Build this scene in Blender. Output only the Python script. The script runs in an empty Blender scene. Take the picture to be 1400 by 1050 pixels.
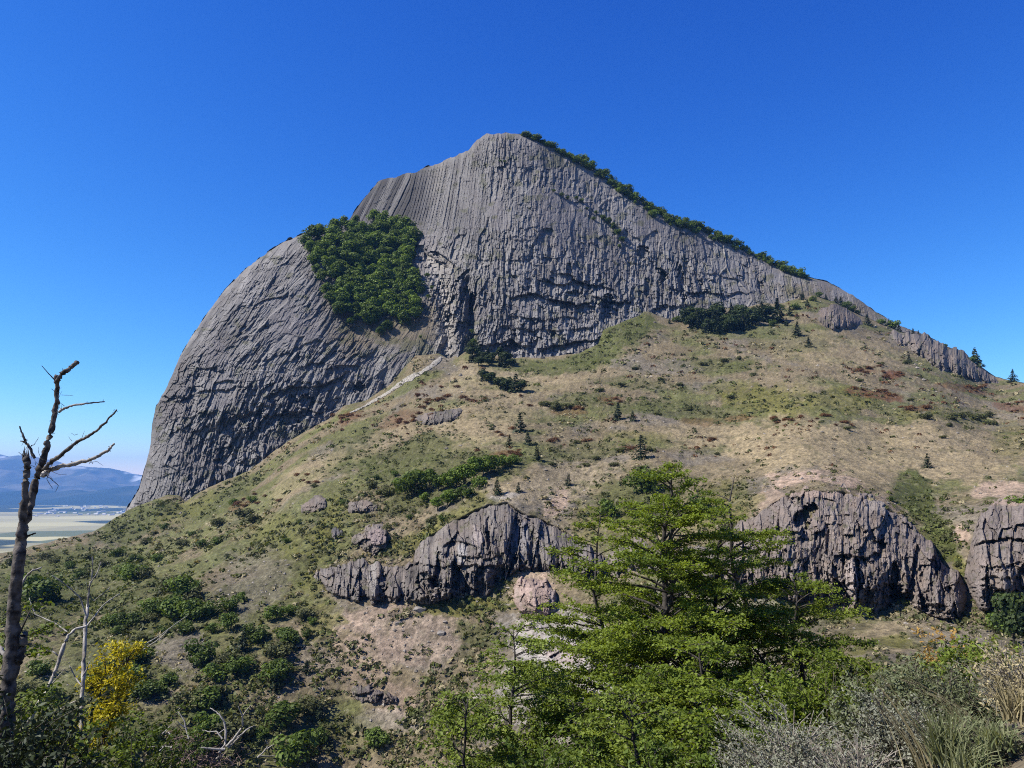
import bpy, math
import numpy as np

# ------------------------------------------------------------------ camera, sky, sun, exposure
scene = bpy.context.scene
COL = scene.collection
R = math.radians
PITCH = R(7.3)
FPX = 1050.0            # focal length in pixels of the 1400 wide photograph
SUN_EL, SUN_AZ = R(48), R(13)      # sun stands high to the left

cam_d = bpy.data.cameras.new("camera")
cam = bpy.data.objects.new("camera", cam_d)
COL.objects.link(cam)
cam_d.sensor_width = 36
cam_d.lens = 36 * FPX / 1400
cam.rotation_euler = (R(90) + PITCH, 0, 0)
cam_d.clip_start = 0.1
cam_d.clip_end = 90000
scene.camera = cam

world = bpy.data.worlds.new("World")
scene.world = world
world.use_nodes = True
wn, wl = world.node_tree.nodes, world.node_tree.links
bg = wn["Background"]
sky = wn.new("ShaderNodeTexSky")
sky.sky_type = 'NISHITA'
sky.sun_disc = False
sky.sun_elevation = SUN_EL
sky.sun_rotation = math.atan2(-math.cos(SUN_AZ), -math.sin(SUN_AZ))
sky.altitude = 700
sky.air_density = 1.0
sky.dust_density = 0.0
sky.ozone_density = 8.0
# deepen the clear mountain sky: each channel gain * x ** power
sp_ = wn.new("ShaderNodeSeparateColor"); cb_ = wn.new("ShaderNodeCombineColor")
s01 = wn.new("ShaderNodeVectorMath"); s01.operation = 'SCALE'; s01.inputs['Scale'].default_value = 0.1
wl.new(sky.outputs[0], s01.inputs[0]); wl.new(s01.outputs[0], sp_.inputs[0])
for ch, (pw, gain) in enumerate(((2.1, 5.2), (1.55, 2.63), (0.93, 1.80))):
    p_ = wn.new("ShaderNodeMath"); p_.operation = 'POWER'; p_.inputs[1].default_value = pw
    g_ = wn.new("ShaderNodeMath"); g_.operation = 'MULTIPLY'; g_.inputs[1].default_value = gain * 10
    wl.new(sp_.outputs[ch], p_.inputs[0]); wl.new(p_.outputs[0], g_.inputs[0]); wl.new(g_.outputs[0], cb_.inputs[ch])
wl.new(cb_.outputs[0], bg.inputs[0])
bg.inputs[1].default_value = 0.05

sun_d = bpy.data.lights.new("sun", 'SUN')
sun = bpy.data.objects.new("sun", sun_d)
COL.objects.link(sun)
sun_d.energy = 5.0
sun_d.angle = R(0.5)
sun_d.color = (1.0, 0.95, 0.86)
SUNV = np.array([-math.cos(SUN_EL) * math.cos(SUN_AZ), -math.cos(SUN_EL) * math.sin(SUN_AZ), math.sin(SUN_EL)])
from mathutils import Vector
sun.rotation_euler = Vector(-SUNV).to_track_quat('-Z', 'Y').to_euler()

scene.view_settings.view_transform = 'Standard'
scene.view_settings.look = 'None'
scene.view_settings.exposure = 1.0
scene.view_settings.gamma = 1
scene.render.engine = 'CYCLES'
scene.cycles.max_bounces = 6
scene.cycles.diffuse_bounces = 3
scene.cycles.transmission_bounces = 3
scene.cycles.transparent_max_bounces = 4
scene.cycles.volume_bounces = 0
scene.cycles.use_adaptive_sampling = True
scene.cycles.adaptive_threshold = 0.01
scene.cycles.use_denoising = False
scene.cycles.filter_width = 1.05

# ------------------------------------------------------------------ numeric helpers
rng = np.random.default_rng(7)
CP, SP = math.cos(PITCH), math.sin(PITCH)


def ray(px, py):
    a = (np.asarray(px, float) - 700) / FPX
    b = (525 - np.asarray(py, float)) / FPX
    y = CP - b * SP
    return a / y, (SP + b * CP) / y


def P(px, py, d):
    """world point that lies d metres ahead of the viewer in the direction of a photo pixel"""
    kx, kz = ray(px, py)
    d = np.asarray(d, float)
    return np.stack([kx * d, d + 0 * kx, kz * d], -1)


def hsh(*k):
    h = np.uint32(2166136261)
    out = None
    for v in k:
        v = np.asarray(v).astype(np.int64).astype(np.uint32)
        out = (v ^ h) if out is None else (out ^ v)
        out = out * np.uint32(0x9E3779B1)
        out = out ^ (out >> np.uint32(15))
        out = out * np.uint32(0x85EBCA6B)
        out = out ^ (out >> np.uint32(13))
    return out.astype(np.float64) / 4294967296.0


def vnoise(x, y, s=0):
    x = np.asarray(x, float); y = np.asarray(y, float)
    xi = np.floor(x); yi = np.floor(y)
    fx = x - xi; fy = y - yi
    fx = fx * fx * (3 - 2 * fx); fy = fy * fy * (3 - 2 * fy)
    a = hsh(xi, yi, s); b = hsh(xi + 1, yi, s); c = hsh(xi, yi + 1, s); d = hsh(xi + 1, yi + 1, s)
    return (a * (1 - fx) + b * fx) * (1 - fy) + (c * (1 - fx) + d * fx) * fy


def fbm(x, y, o=4, s=0):
    t = 0; a = 0.5; n = 0
    for k in range(o):
        t = t + a * vnoise(x * 2 ** k + 17.3 * k, y * 2 ** k - 9.1 * k, s + k)
        n += a; a *= 0.5
    return t / n - 0.5


def sst(a, b, x):
    t = np.clip((x - a) / (b - a), 0, 1)
    return t * t * (3 - 2 * t)


def lin(poly):
    xs, ys = np.array(poly, float).T
    return lambda x: np.interp(x, xs, ys)


def worley(u, v, seed):
    """irregular angular blocks: id hash, facet tilt, distance to the block's edge"""
    iu, iv = np.floor(u), np.floor(v)
    d1 = np.full(u.shape, 9.0); d2 = d1.copy(); hid = np.zeros(u.shape); dx1 = np.zeros(u.shape); dy1 = np.zeros(u.shape)
    for a in (-1, 0, 1):
        for b in (-1, 0, 1):
            ci, cj = iu + a, iv + b
            dx = u - (ci + .12 + .76 * hsh(ci, cj, seed)); dy = v - (cj + .12 + .76 * hsh(ci, cj, seed + 1))
            d = np.maximum(np.abs(dx) * 1.15, np.abs(dy)) * .55 + .45 * np.hypot(dx, dy)
            n = d < d1
            d2 = np.where(n, d1, np.minimum(d2, d))
            hid = np.where(n, hsh(ci, cj, seed + 2), hid); dx1 = np.where(n, dx, dx1); dy1 = np.where(n, dy, dy1); d1 = np.where(n, d, d1)
    k = np.floor(hid * 9973)
    tilt = (hsh(k, seed + 3) - .5) * dx1 + (hsh(k, seed + 4) - .35) * dy1
    return hid, tilt, d2 - d1


class RBF:
    def __init__(self, pts, smooth=1e-3):
        p = np.array(pts, float)
        self.c = p[:, :2] / 300
        n = len(p)
        K = self.k(self.c, self.c) + smooth * np.eye(n)
        Q = np.hstack([np.ones((n, 1)), self.c])
        A = np.block([[K, Q], [Q.T, np.zeros((3, 3))]])
        self.w = np.linalg.solve(A, np.concatenate([np.log(p[:, 2]), np.zeros(3)]))

    def k(self, a, b):
        r2 = ((a[:, None, :] - b[None, :, :]) ** 2).sum(-1)
        return 0.5 * r2 * np.log(r2 + 1e-12)

    def __call__(self, px, py):
        px, py = np.broadcast_arrays(np.asarray(px, float), np.asarray(py, float))
        q = np.stack([px.ravel(), py.ravel()], -1) / 300
        out = np.empty(len(q))
        for i in range(0, len(q), 40000):
            s = q[i:i + 40000]
            out[i:i + 40000] = self.k(s, self.c) @ self.w[:-3] + self.w[-3] + s @ self.w[-2:]
        return np.exp(out).reshape(px.shape)


def polydist(px, py, poly):
    best = np.full(px.shape, 1e9)
    p = np.array(poly, float)
    for (x0, y0), (x1, y1) in zip(p[:-1], p[1:]):
        dx, dy = x1 - x0, y1 - y0
        t = np.clip(((px - x0) * dx + (py - y0) * dy) / (dx * dx + dy * dy), 0, 1)
        best = np.minimum(best, np.hypot(px - x0 - t * dx, py - y0 - t * dy))
    return best


# ------------------------------------------------------------------ objects
def tag(o, label=None, cat=None, group=None, kind=None):
    if label: o["label"] = label
    if cat: o["category"] = cat
    if group: o["group"] = group
    if kind: o["kind"] = kind
    return o


def mesh_np(name, V, F, mats=None, col=None, smooth=False, matidx=None):
    """V (n,3), F (m,4) or (m,3) arrays -> mesh datablock"""
    me = bpy.data.meshes.new(name)
    V = np.ascontiguousarray(V, np.float32); F = np.ascontiguousarray(F, np.int32)
    k = F.shape[1]
    me.vertices.add(len(V)); me.vertices.foreach_set("co", V.ravel())
    me.loops.add(F.size); me.loops.foreach_set("vertex_index", F.ravel())
    me.polygons.add(len(F))
    me.polygons.foreach_set("loop_start", np.arange(0, F.size, k, dtype=np.int32))
    if smooth:
        me.polygons.foreach_set("use_smooth", np.ones(len(F), bool))
    else:
        me.polygons.foreach_set("use_smooth", np.zeros(len(F), bool))
    if matidx is not None:
        me.polygons.foreach_set("material_index", np.asarray(matidx, np.int32))
    if col is not None:
        a = me.attributes.new("albedo", 'FLOAT_COLOR', 'POINT')
        c = np.ones((len(V), 4), np.float32); c[:, :3] = col
        a.data.foreach_set("color", c.ravel())
    for m in (mats or []):
        me.materials.append(m)
    me.update(calc_edges=True)
    return me


def link(name, me, loc=None, parent=None):
    o = bpy.data.objects.new(name, me)
    COL.objects.link(o)
    if loc is not None: o.location = loc
    if parent is not None: o.parent = parent
    return o


def empty(name, loc=(0, 0, 0)):
    o = bpy.data.objects.new(name, None)
    COL.objects.link(o)
    o.location = loc
    o.empty_display_size = 0.2
    return o


def gridfaces(nr, nc, flip=False):
    i = np.arange(nr * nc).reshape(nr, nc)
    q = np.stack([i[:-1, :-1], i[:-1, 1:], i[1:, 1:], i[1:, :-1]], -1).reshape(-1, 4)
    return q[:, ::-1] if flip else q


# ------------------------------------------------------------------ materials
def nm(name):
    m = bpy.data.materials.new(name); m.use_nodes = True
    nt = m.node_tree
    return m, nt.nodes, nt.links, nt.nodes["Principled BSDF"]


def surf_mat(name, scale=1.0, amt=0.35, bump=0.4, bdist=0.3, rough=0.95, detail=8, scale2=None):
    """ground or rock: albedo attribute x fine noise, with bump"""
    m, n, l, b = nm(name)
    at = n.new("ShaderNodeAttribute"); at.attribute_name = "albedo"
    tc = n.new("ShaderNodeTexCoord")
    no = n.new("ShaderNodeTexNoise"); no.inputs['Scale'].default_value = scale; no.inputs['Detail'].default_value = detail
    no.inputs['Roughness'].default_value = 0.7
    l.new(tc.outputs['Object'], no.inputs['Vector'])
    mr = n.new("ShaderNodeMapRange")
    mr.inputs[1].default_value = 0.3; mr.inputs[2].default_value = 0.7
    mr.inputs[3].default_value = 0.6 * (1 - amt); mr.inputs[4].default_value = 0.6 * (1 + amt)
    l.new(no.outputs[0], mr.inputs[0])
    mx = n.new("ShaderNodeVectorMath"); mx.operation = 'SCALE'
    l.new(at.outputs['Color'], mx.inputs[0]); l.new(mr.outputs[0], mx.inputs['Scale'])
    l.new(mx.outputs[0], b.inputs['Base Color'])
    bp = n.new("ShaderNodeBump"); bp.inputs['Strength'].default_value = bump; bp.inputs['Distance'].default_value = bdist
    n2 = n.new("ShaderNodeTexNoise"); n2.inputs['Scale'].default_value = scale2 or scale * 1.7; n2.inputs['Detail'].default_value = 6
    n2.inputs['Roughness'].default_value = 0.65
    l.new(tc.outputs['Object'], n2.inputs['Vector'])
    l.new(n2.outputs[0], bp.inputs['Height']); l.new(bp.outputs[0], b.inputs['Normal'])
    b.inputs['Roughness'].default_value = rough
    b.inputs['Specular IOR Level'].default_value = 0.15
    return m


def plain_mat(name, col, col2=None, scale=5, rough=0.8, bump=0.0, bdist=0.02):
    m, n, l, b = nm(name)
    no = n.new("ShaderNodeTexNoise"); no.inputs['Scale'].default_value = scale; no.inputs['Detail'].default_value = 6
    tc = n.new("ShaderNodeTexCoord"); l.new(tc.outputs['Object'], no.inputs['Vector'])
    cr = n.new("ShaderNodeValToRGB")
    cr.color_ramp.elements[0].position = 0.35; cr.color_ramp.elements[1].position = 0.65
    cr.color_ramp.elements[0].color = (*[v * .75 for v in col], 1); cr.color_ramp.elements[1].color = (*[v * .75 for v in (col2 or col)], 1)
    l.new(no.outputs[0], cr.inputs[0]); l.new(cr.outputs[0], b.inputs['Base Color'])
    if bump:
        bp = n.new("ShaderNodeBump"); bp.inputs['Strength'].default_value = bump; bp.inputs['Distance'].default_value = bdist
        l.new(no.outputs[0], bp.inputs['Height']); l.new(bp.outputs[0], b.inputs['Normal'])
    b.inputs['Roughness'].default_value = rough
    b.inputs['Specular IOR Level'].default_value = 0.2
    return m


def leaf_mat(name, c1, c2, trans=0.3, per_object=0.25, c3=None):
    """foliage: leaf colour runs c1..c2 by a per-leaf random value, with a shift per plant"""
    m, n, l, b = nm(name)
    at = n.new("ShaderNodeAttribute"); at.attribute_name = "albedo"
    sx = n.new("ShaderNodeSeparateColor"); l.new(at.outputs['Color'], sx.inputs[0])
    oi = n.new("ShaderNodeObjectInfo")
    mx = n.new("ShaderNodeMix"); mx.data_type = 'RGBA'
    mx.inputs[6].default_value = (*c1, 1); mx.inputs[7].default_value = (*c2, 1)
    l.new(sx.outputs[0], mx.inputs[0])
    mr = n.new("ShaderNodeMapRange"); mr.inputs[3].default_value = .76 * (1 - per_object); mr.inputs[4].default_value = .76 * (1 + per_object)
    l.new(oi.outputs['Random'], mr.inputs[0])
    sc = n.new("ShaderNodeVectorMath"); sc.operation = 'SCALE'
    l.new(mx.outputs[2], sc.inputs[0]); l.new(mr.outputs[0], sc.inputs['Scale'])
    l.new(sc.outputs[0], b.inputs['Base Color'])
    b.inputs['Roughness'].default_value = 0.6
    b.inputs['Specular IOR Level'].default_value = 0.2
    tr = n.new("ShaderNodeBsdfTranslucent")
    tw = n.new("ShaderNodeVectorMath"); tw.operation = 'MULTIPLY'; tw.inputs[1].default_value = (1.3, 1.25, 0.5)
    l.new(sc.outputs[0], tw.inputs[0]); l.new(tw.outputs[0], tr.inputs[0])
    ms = n.new("ShaderNodeMixShader"); ms.inputs[0].default_value = trans
    l.new(b.outputs[0], ms.inputs[1]); l.new(tr.outputs[0], ms.inputs[2])
    l.new(ms.outputs[0], n["Material Output"].inputs[0])
    return m


M_DOME = surf_mat("basalt", 0.9, 0.35, 0.5, 0.5, 0.95, scale2=1.4)
M_CLIFF = surf_mat("cliff_basalt", 1.6, 0.4, 0.6, 0.25, 0.95, scale2=3)
M_HILL = surf_mat("hill_ground", 0.9, 0.62, 1.0, 0.6, 1.0, scale2=1.6)
M_NEAR = surf_mat("near_soil", 9, 0.35, 0.6, 0.04, 1.0, scale2=20)

# ------------------------------------------------------------------ the basalt mountain
SIL = [(168, 706), (175, 693), (190, 668), (199, 636), (206, 605), (208, 581), (213, 556), (229, 526), (246, 487), (261, 461), (284, 427), (308, 395),
       (336, 367), (366, 344), (387, 331), (415, 319), (450, 312), (478, 298), (497, 272), (518, 247), (540, 240), (570, 233), (600, 222),
       (622, 212), (640, 205), (652, 190), (665, 182), (690, 181), (720, 184), (740, 190), (765, 200), (800, 215),
       (840, 240), (870, 258), (900, 275), (950, 300), (1000, 325), (1050, 350), (1090, 372), (1130, 385), (1165, 402),
       (1195, 425), (1230, 445), (1260, 457), (1290, 470), (1320, 485), (1345, 503), (1362, 515), (1385, 523), (1420, 532)]
# where the hillside meets the mountain
FOOT = [(-260, 790), (-120, 775), (0, 757), (60, 743), (130, 726), (155, 710), (176, 697), (200, 687), (228, 677), (246, 677), (252, 687), (275, 672),
        (300, 660), (340, 644), (368, 622), (394, 604), (418, 590), (446, 575), (471, 554), (500, 548),
        (534, 525), (552, 503), (568, 486), (600, 484), (612, 490), (640, 480), (654, 482), (690, 489), (713, 489), (742, 489), (792, 483),
        (818, 470), (825, 450), (846, 443), (874, 431), (883, 424), (900, 432), (926, 440), (954, 424), (1017, 420), (1046, 415), (1070, 414),
        (1090, 408), (1112, 404), (1135, 410), (1160, 422), (1185, 434), (1222, 449), (1260, 461), (1300, 476), (1330, 494), (1362, 516), (1400, 523), (1500, 545), (1680, 590)]
SILV = list(SIL)
SIL = [(x, y + float(np.interp(x, [715, 740, 800, 860, 900, 950, 1000, 1050, 1104, 1112], [0, 3, 6, 9, 11, 8, 6, 5, 3, 0]))) for x, y in SIL]
domeD = RBF([(700, 490, 520), (800, 480, 520), (640, 480, 525), (880, 425, 560), (950, 415, 572), (1046, 413, 600), (1090, 380, 640),
             (1200, 440, 610), (1385, 525, 560), (1300, 480, 590),
             (700, 400, 540), (700, 300, 572), (700, 190, 625), (650, 190, 632), (800, 220, 645), (950, 300, 655), (820, 350, 580),
             (900, 350, 600), (600, 225, 665), (520, 250, 685), (500, 290, 665), (580, 300, 610), (600, 260, 640),
             (500, 300, 650), (560, 330, 612), (500, 440, 549), (450, 350, 588), (430, 315, 612), (600, 400, 556), (605, 470, 535),
             (570, 470, 535), (500, 545, 511), (440, 572, 504), (370, 610, 497), (300, 655, 492), (230, 680, 490), (175, 695, 494),
             (400, 500, 514), (300, 550, 505), (250, 560, 510), (350, 420, 545), (300, 430, 548), (400, 350, 588), (415, 320, 610),
             (212, 560, 524), (460, 480, 524), (1050, 360, 655)])


def ledge_field(px, py, ledges, seed=0):
    out = np.zeros(px.shape)
    for k, (line, dep, fade) in enumerate(ledges):
        xs, ys = np.array(line, float).T
        y = np.interp(px, xs, ys) + 9 * fbm(px / 14, px * 0 + k, 2, 40 + k + seed) + 3 * (hsh(np.floor(px / 5.5), k) - 0.5)
        ends = sst(xs[0] - 3, xs[0] + 14, px) * (1 - sst(xs[-1] - 14, xs[-1] + 3, px))
        dy = py - y
        out += dep * ends * sst(0, 2.5, dy) * np.exp(-np.maximum(dy, 0) / fade) * (0.5 + 1.2 * vnoise(px / 9, px * 0 + 5.0, 60 + k))
        out -= dep * 0.25 * ends * sst(-14, 0, dy) * (dy < 0)
    return out


def hole_field(px, py, holes):
    out = np.zeros(px.shape)
    for (x, y, rx, ry, rot, dep) in holes:
        c, s = math.cos(R(rot)), math.sin(R(rot))
        u = ((px - x) * c + (py - y) * s) / rx; v = (-(px - x) * s + (py - y) * c) / ry
        q = u * u + v * v + 1.1 * (hsh(np.floor((px + .3 * py) / max(2.5, rx * .45)), np.floor((py - .2 * px) / max(3, ry * .4)), int(x)) - .5) + .5 * fbm(px / 4, py / 4, 2, int(x))
        out += dep * sst(1.15, 0.75, q)
    return out


def gauss(px, py, blobs):
    out = np.zeros(px.shape)
    for (x, y, rx, ry, a) in blobs:
        out += a * np.exp(-((px - x) / rx) ** 2 - ((py - y) / ry) ** 2)
    return out


def columns(c, l, w, L, seed):
    ci = c / w
    i = np.floor(ci); f = ci - i
    hi = hsh(i, seed)
    l2 = l / (L * (0.6 + 0.9 * hsh(i, seed + 1))) + hi * 97
    j = np.floor(l2); g = l2 - j
    v = hsh(i, j, seed + 2)
    return hi, v, np.abs(2 * f - 1), g


def albedo_mix(base, layers):
    out = base.copy()
    for m, c in layers:
        out = out * (1 - m[..., None]) + np.array(c) * m[..., None]
    return out


def dome_surf(px, py):
    px, py = np.broadcast_arrays(np.asarray(px, float), np.asarray(py, float))
    sd = polydist(px, py, SIL[1:-2])
    q = np.clip(1 - sd / 26, 0, 1)
    return domeD(px, py) + (1 - np.sqrt(np.clip(1 - q ** 2, 0, 1))) * np.where(px < 470, 22, 12)


def build_dome():
    # columns of the sheet follow the outline's own length, so the steep left edge is as fine as the rest
    s = np.array(SIL, float)
    t = np.concatenate([[0], np.cumsum(np.hypot(*np.diff(s, axis=0).T))])
    NC, NR = 1900, 640
    tt = np.linspace(0, t[-1], NC)
    sx = np.interp(tt, t, s[:, 0]); sy = np.interp(tt, t, s[:, 1])
    sy = sy + 3.0 * fbm(tt / 8, tt * 0, 3, 5) + 5 * fbm(tt / 34, tt * 0, 2, 6) + 1.8 * (hsh(np.floor(tt / 6.5), 4) - .5) * sst(1000, 500, sx)
    foot = np.interp(sx, *np.array(FOOT, float).T)
    bot = np.maximum(foot + 30, sy + 12)
    v = np.linspace(0, 1, NR)[:, None] ** 1.0
    px = np.repeat(sx[None, :], NR, 0)
    py = bot[None, :] + (sy - bot)[None, :] * v
    sd = polydist(px, py, SIL[1:-2])
    D = dome_surf(px, py)
    # run of the basalt columns
    Rf = np.interp(py, [150, 200, 300, 400, 500, 600, 700], [300, 262, 195, 130, 62, 24, 0])
    w = np.interp(px, [480, 560, 700, 850, 1000, 1150], [1, 0.9, 0.12, 0, -0.25, -0.35])
    c = px - w * Rf * np.where(px < 620, 1, 1)
    cj = c + 3.0 * fbm(px / 30, py / 60, 2, 11) * 2
    lobe = sst(520, 440, px + (py - 400) * 0.1)
    topcliff = sst(330, 290, py) * sst(690, 600, px)
    rough = 0.62 + gauss(px, py, [(395, 555, 60, 40, 1.0), (320, 575, 60, 45, .8), (300, 635, 45, 30, .9), (245, 505, 30, 60, .7),
                                  (780, 410, 110, 35, 1.0), (760, 470, 90, 22, 1.0), (620, 410, 28, 60, 1.0), (930, 380, 60, 50, .7),
                                  (690, 470, 60, 25, .6), (440, 500, 60, 40, .35), (980, 380, 80, 30, .5)])
    rough = rough * (0.55 + 1.1 * vnoise(px / 38, py / 22, 21))
    h1, b1, f1, g1 = columns(cj + 2.5 * fbm(px / 7, py / 25, 2, 12), py + 5 * fbm(px / 5, py / 9, 2, 13), 4.1, 12, 1)
    h2, b2, f2, g2 = columns(cj + 9 * fbm(px / 13, py / 40, 3, 77), py + 13 + 10 * fbm(px / 9, py / 14, 2, 14), 9.5, 34, 9)
    big = fbm(px / 60, py / 60, 3, 31)
    mid = fbm(cj / 16, py / 26, 3, 33)
    # slabs: rock breaking along sloping joints of the left lobe
    jl = py + 0.45 * px
    slab = vnoise(c / 24, jl / 15, 51); slab2 = vnoise(c / 9, jl / 7, 52)
    disp = 1.55 * rough * (b1 - 0.5) + 0.8 * rough * (g1 - 0.5) - 0.75 * f1 ** 4 * (0.5 + 0.5 * rough)
    disp += 1.5 * rough * (b2 - 0.5) + 0.7 * rough * (g2 - 0.5) - 0.6 * f2 ** 5
    disp += 1.5 * fbm(cj / 3.2, py / 7, 3, 34) * rough + 3.5 * big + 3.0 * mid * (0.6 + 0.5 * rough)
    disp += lobe * (2.6 * (slab - 0.5) * rough + 1.3 * (slab2 - 0.5) * rough)
    # long straight flutes of the summit wall
    h3, b3, f3, g3 = columns(c + 2 * fbm(px / 20, py / 90, 2, 8), py, 9, 400, 41)
    h3b, b3b, f3b, g3b = columns(c + 1.5 * fbm(px / 12, py / 50, 2, 9), py, 4.4, 60, 43)
    disp = disp * (1 - 0.55 * topcliff) + topcliff * (4.2 * (h3 - 0.5) - 2.2 * f3 ** 3 + 2.5 * (h3b - .5) - 1.0 * f3b ** 3)
    # angular broken blocks, strongest low on the faces
    wh, wt, we = worley((cj + 8 * fbm(px / 16, py / 30, 2, 15)) / 8.5, (py + 6 * fbm(px / 12, py / 18, 2, 16)) / 21, 610)
    xh, xt, xe = worley((cj + 5 * fbm(px / 8, py / 14, 2, 17)) / 4.2, (py + 4 * fbm(px / 6, py / 9, 2, 18)) / 9.5, 640)
    calm = 1 - .55 * topcliff
    # plain slabs between the columned parts, and scars where whole plates have dropped out
    slabm = sst(.03, .17, fbm(px / 42 + 3, py / 75, 3, 61)) * (1 - topcliff) * sst(1.35, .8, rough)
    sh, stl, sed = worley((cj + 12 * fbm(px / 30, py / 30, 2, 62)) / 34, (py + 14 * fbm(px / 30, py / 24, 2, 63)) / 46, 660)
    scar = (sh > .55) * (sh - .55) * 9.0 * sst(0, .10, sed)
    disp = disp * (1 - .62 * slabm) - scar * (1 - .6 * topcliff) + 1.6 * stl
    rough = rough * (1 - .55 * slabm)
    disp = disp * .62 + calm * rough * (2.1 * (wh - .5) + 2.2 * wt - 1.1 * np.exp(-we / .07) * vnoise(px / 18, py / 18, 19))
    disp += calm * (1.3 * (xh - .5) + 1.3 * xt) * (.35 + .75 * rough)
    # the broken cleft between the two rock masses
    cleft = polydist(px, py, [(572, 338), (592, 362), (604, 392), (608, 430), (612, 490)])
    disp -= 7 * np.exp(-(cleft / 11) ** 2) * sst(330, 350, py) - 2.5 * np.exp(-(cleft / 16) ** 2) * (hsh(np.floor(px / 4), np.floor(py / 5), 7) - .5) * 2
    cl2 = polydist(px, py, [(638, 385), (644, 420), (645, 455), (640, 495)])
    disp -= 9 * np.exp(-(cl2 / 6) ** 2)
    rib = polydist(px, py, [(622, 425), (625, 495)])
    disp += 7 * np.exp(-(rib / 8) ** 2)
    lob = polydist(px, py, [(428, 335), (446, 385), (462, 425), (498, 462), (520, 500), (530, 535)])
    disp -= 8 * np.exp(-(lob / 8) ** 2) * vnoise(px / 20, py / 20, 22)
    soilflat = np.clip(gauss(px, py, [(545, 462, 42, 20, 1.3), (590, 450, 16, 24, .8)]), 0, 1)
    disp = disp * (1 - .75 * soilflat)
    ledges = [([(690, 402), (720, 405), (752, 401)], 4.5, 9), ([(748, 408), (790, 413), (812, 412)], 7, 11), ([(806, 400), (836, 412), (866, 408)], 6, 12), ([(735, 386), (800, 384), (845, 398)], 4, 7),
              ([(664, 470), (700, 462), (724, 474)], 7, 9), ([(735, 477), (780, 468), (822, 462)], 6, 8), ([(762, 371), (792, 378)], 4, 3.5),
              ([(690, 429), (740, 434), (800, 436)], 2.5, 5), ([(680, 445), (740, 452), (815, 448)], 2.5, 5), ([(640, 352), (700, 356), (760, 352)], 1.6, 3),
              ([(690, 325), (735, 329)], 1.5, 3), ([(640, 330), (705, 324), (720, 330)], 1.8, 3), ([(930, 395), (985, 402), (1030, 398)], 4, 6),
              ([(890, 420), (960, 412)], 3, 5), ([(960, 372), (1020, 385)], 2.5, 5), ([(600, 352), (618, 372)], 4, 8), ([(578, 344), (612, 362)], 5, 7),
              ([(340, 452), (400, 434)], 2.5, 5), ([(372, 385), (425, 374)], 2, 5), ([(310, 402), (370, 380)], 2, 5), ([(222, 548), (300, 532), (345, 525)], 4, 7),
              ([(360, 545), (400, 527), (440, 530), (478, 505)], 7, 10), ([(310, 572), (345, 566), (375, 572)], 5, 8), ([(372, 566), (420, 560), (445, 566)], 6, 9),
              ([(285, 628), (330, 622)], 6, 10), ([(250, 500), (290, 480), (330, 470)], 3, 6), ([(240, 520), (285, 505)], 3, 6), ([(480, 522), (500, 530)], 6, 8),
              ([(330, 500), (420, 470), (470, 462)], 2.5, 6), ([(415, 500), (450, 490)], 4, 6), ([(230, 575), (300, 560)], 3, 6), ([(220, 635), (245, 640)], 4, 8)]
    disp -= ledge_field(px, py, ledges) * (1 - .45 * lobe)
    disp -= hole_field(px, py, [(646, 412, 4.5, 15, 12, 10), (907, 379, 6, 7, 0, 9), (931, 385, 5, 24, -10, 7), (616, 436, 7, 6, 20, 7), (880, 345, 9, 8, 40, 5),
                                (213, 556, 7, 16, 15, 9), (632, 378, 14, 3, -45, 5), (224, 545, 10, 5, 20, 6), (1040, 392, 4, 10, -15, 4), (905, 372, 9, 4, 30, 5), (660, 480, 7, 8, 0, 4),
                                (606, 355, 18, 4, 35, 6), (395, 575, 14, 9, 0, 6), (418, 548, 12, 8, 20, 5), (491, 530, 8, 7, 0, 6), (830, 412, 10, 9, 0, 6), (700, 476, 14, 7, -15, 5)])
    rim = sst(0, 10, sd)
    D = D - disp * (0.25 + 0.75 * rim)
    # colour of the rock, with summit wall shade painted in
    grey = np.array([0.218, 0.204, 0.191])
    stain = sst(.05, .22, fbm(cj / 14, py / 55, 4, 78)) * .5 + .4 * sst(.12, .25, fbm(px / 25, py / 12, 4, 79))
    tone = 1 + 0.22 * (xh - .5) + 0.25 * (wh - .5) + 0.2 * (b1 - 0.5) + 0.22 * (h2 - 0.5) + 0.5 * fbm(px / 50, py / 40, 4, 71)
    col = grey * tone[..., None]
    purple = sst(0.02, 0.25, fbm(c / 40, py / 70, 3, 72))
    pale = sst(0.05, 0.3, fbm(c / 22, py / 120, 3, 73)) * 0.6
    soil = np.clip(gauss(px, py, [(540, 455, 60, 28, 1.3), (590, 430, 25, 40, .7), (480, 470, 25, 25, .7), (445, 420, 14, 40, .5), (1090, 400, 45, 14, .9), (1180, 425, 60, 16, .8)]) + 0.9 * fbm(px / 9, py / 6, 3, 74) - 0.15, 0, 1)
    moss = sst(0.12, 0.3, fbm(px / 12, py / 9, 4, 75) + 0.28 * gauss(px, py, [(648, 470, 14, 30, 1), (570, 480, 26, 22, 1), (820, 310, 60, 30, .35), (700, 250, 60, 40, .25), (760, 235, 80, 40, .2), (1100, 395, 60, 20, .6), (640, 330, 20, 60, .3), (400, 590, 24, 10, 1.5), (510, 455, 50, 20, .7)]))
    streak = topcliff * sst(0.45, 0.9, h3) * 0.7
    gully = np.clip(gauss(px, py, [(600, 355, 16, 12, .7), (612, 400, 14, 40, .5), (605, 460, 10, 28, .8), (598, 250, 14, 40, .4)]), 0, 1) * (0.4 + vnoise(px / 6, py / 6, 76))
    shadetop = topcliff * (1 - sst(555, 615, px)) * (.3 + .7 * sst(.3, .6, vnoise(c / 6, py / 200, 23)))  # shade of the turned-away left flutes, painted as dark albedo
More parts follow.
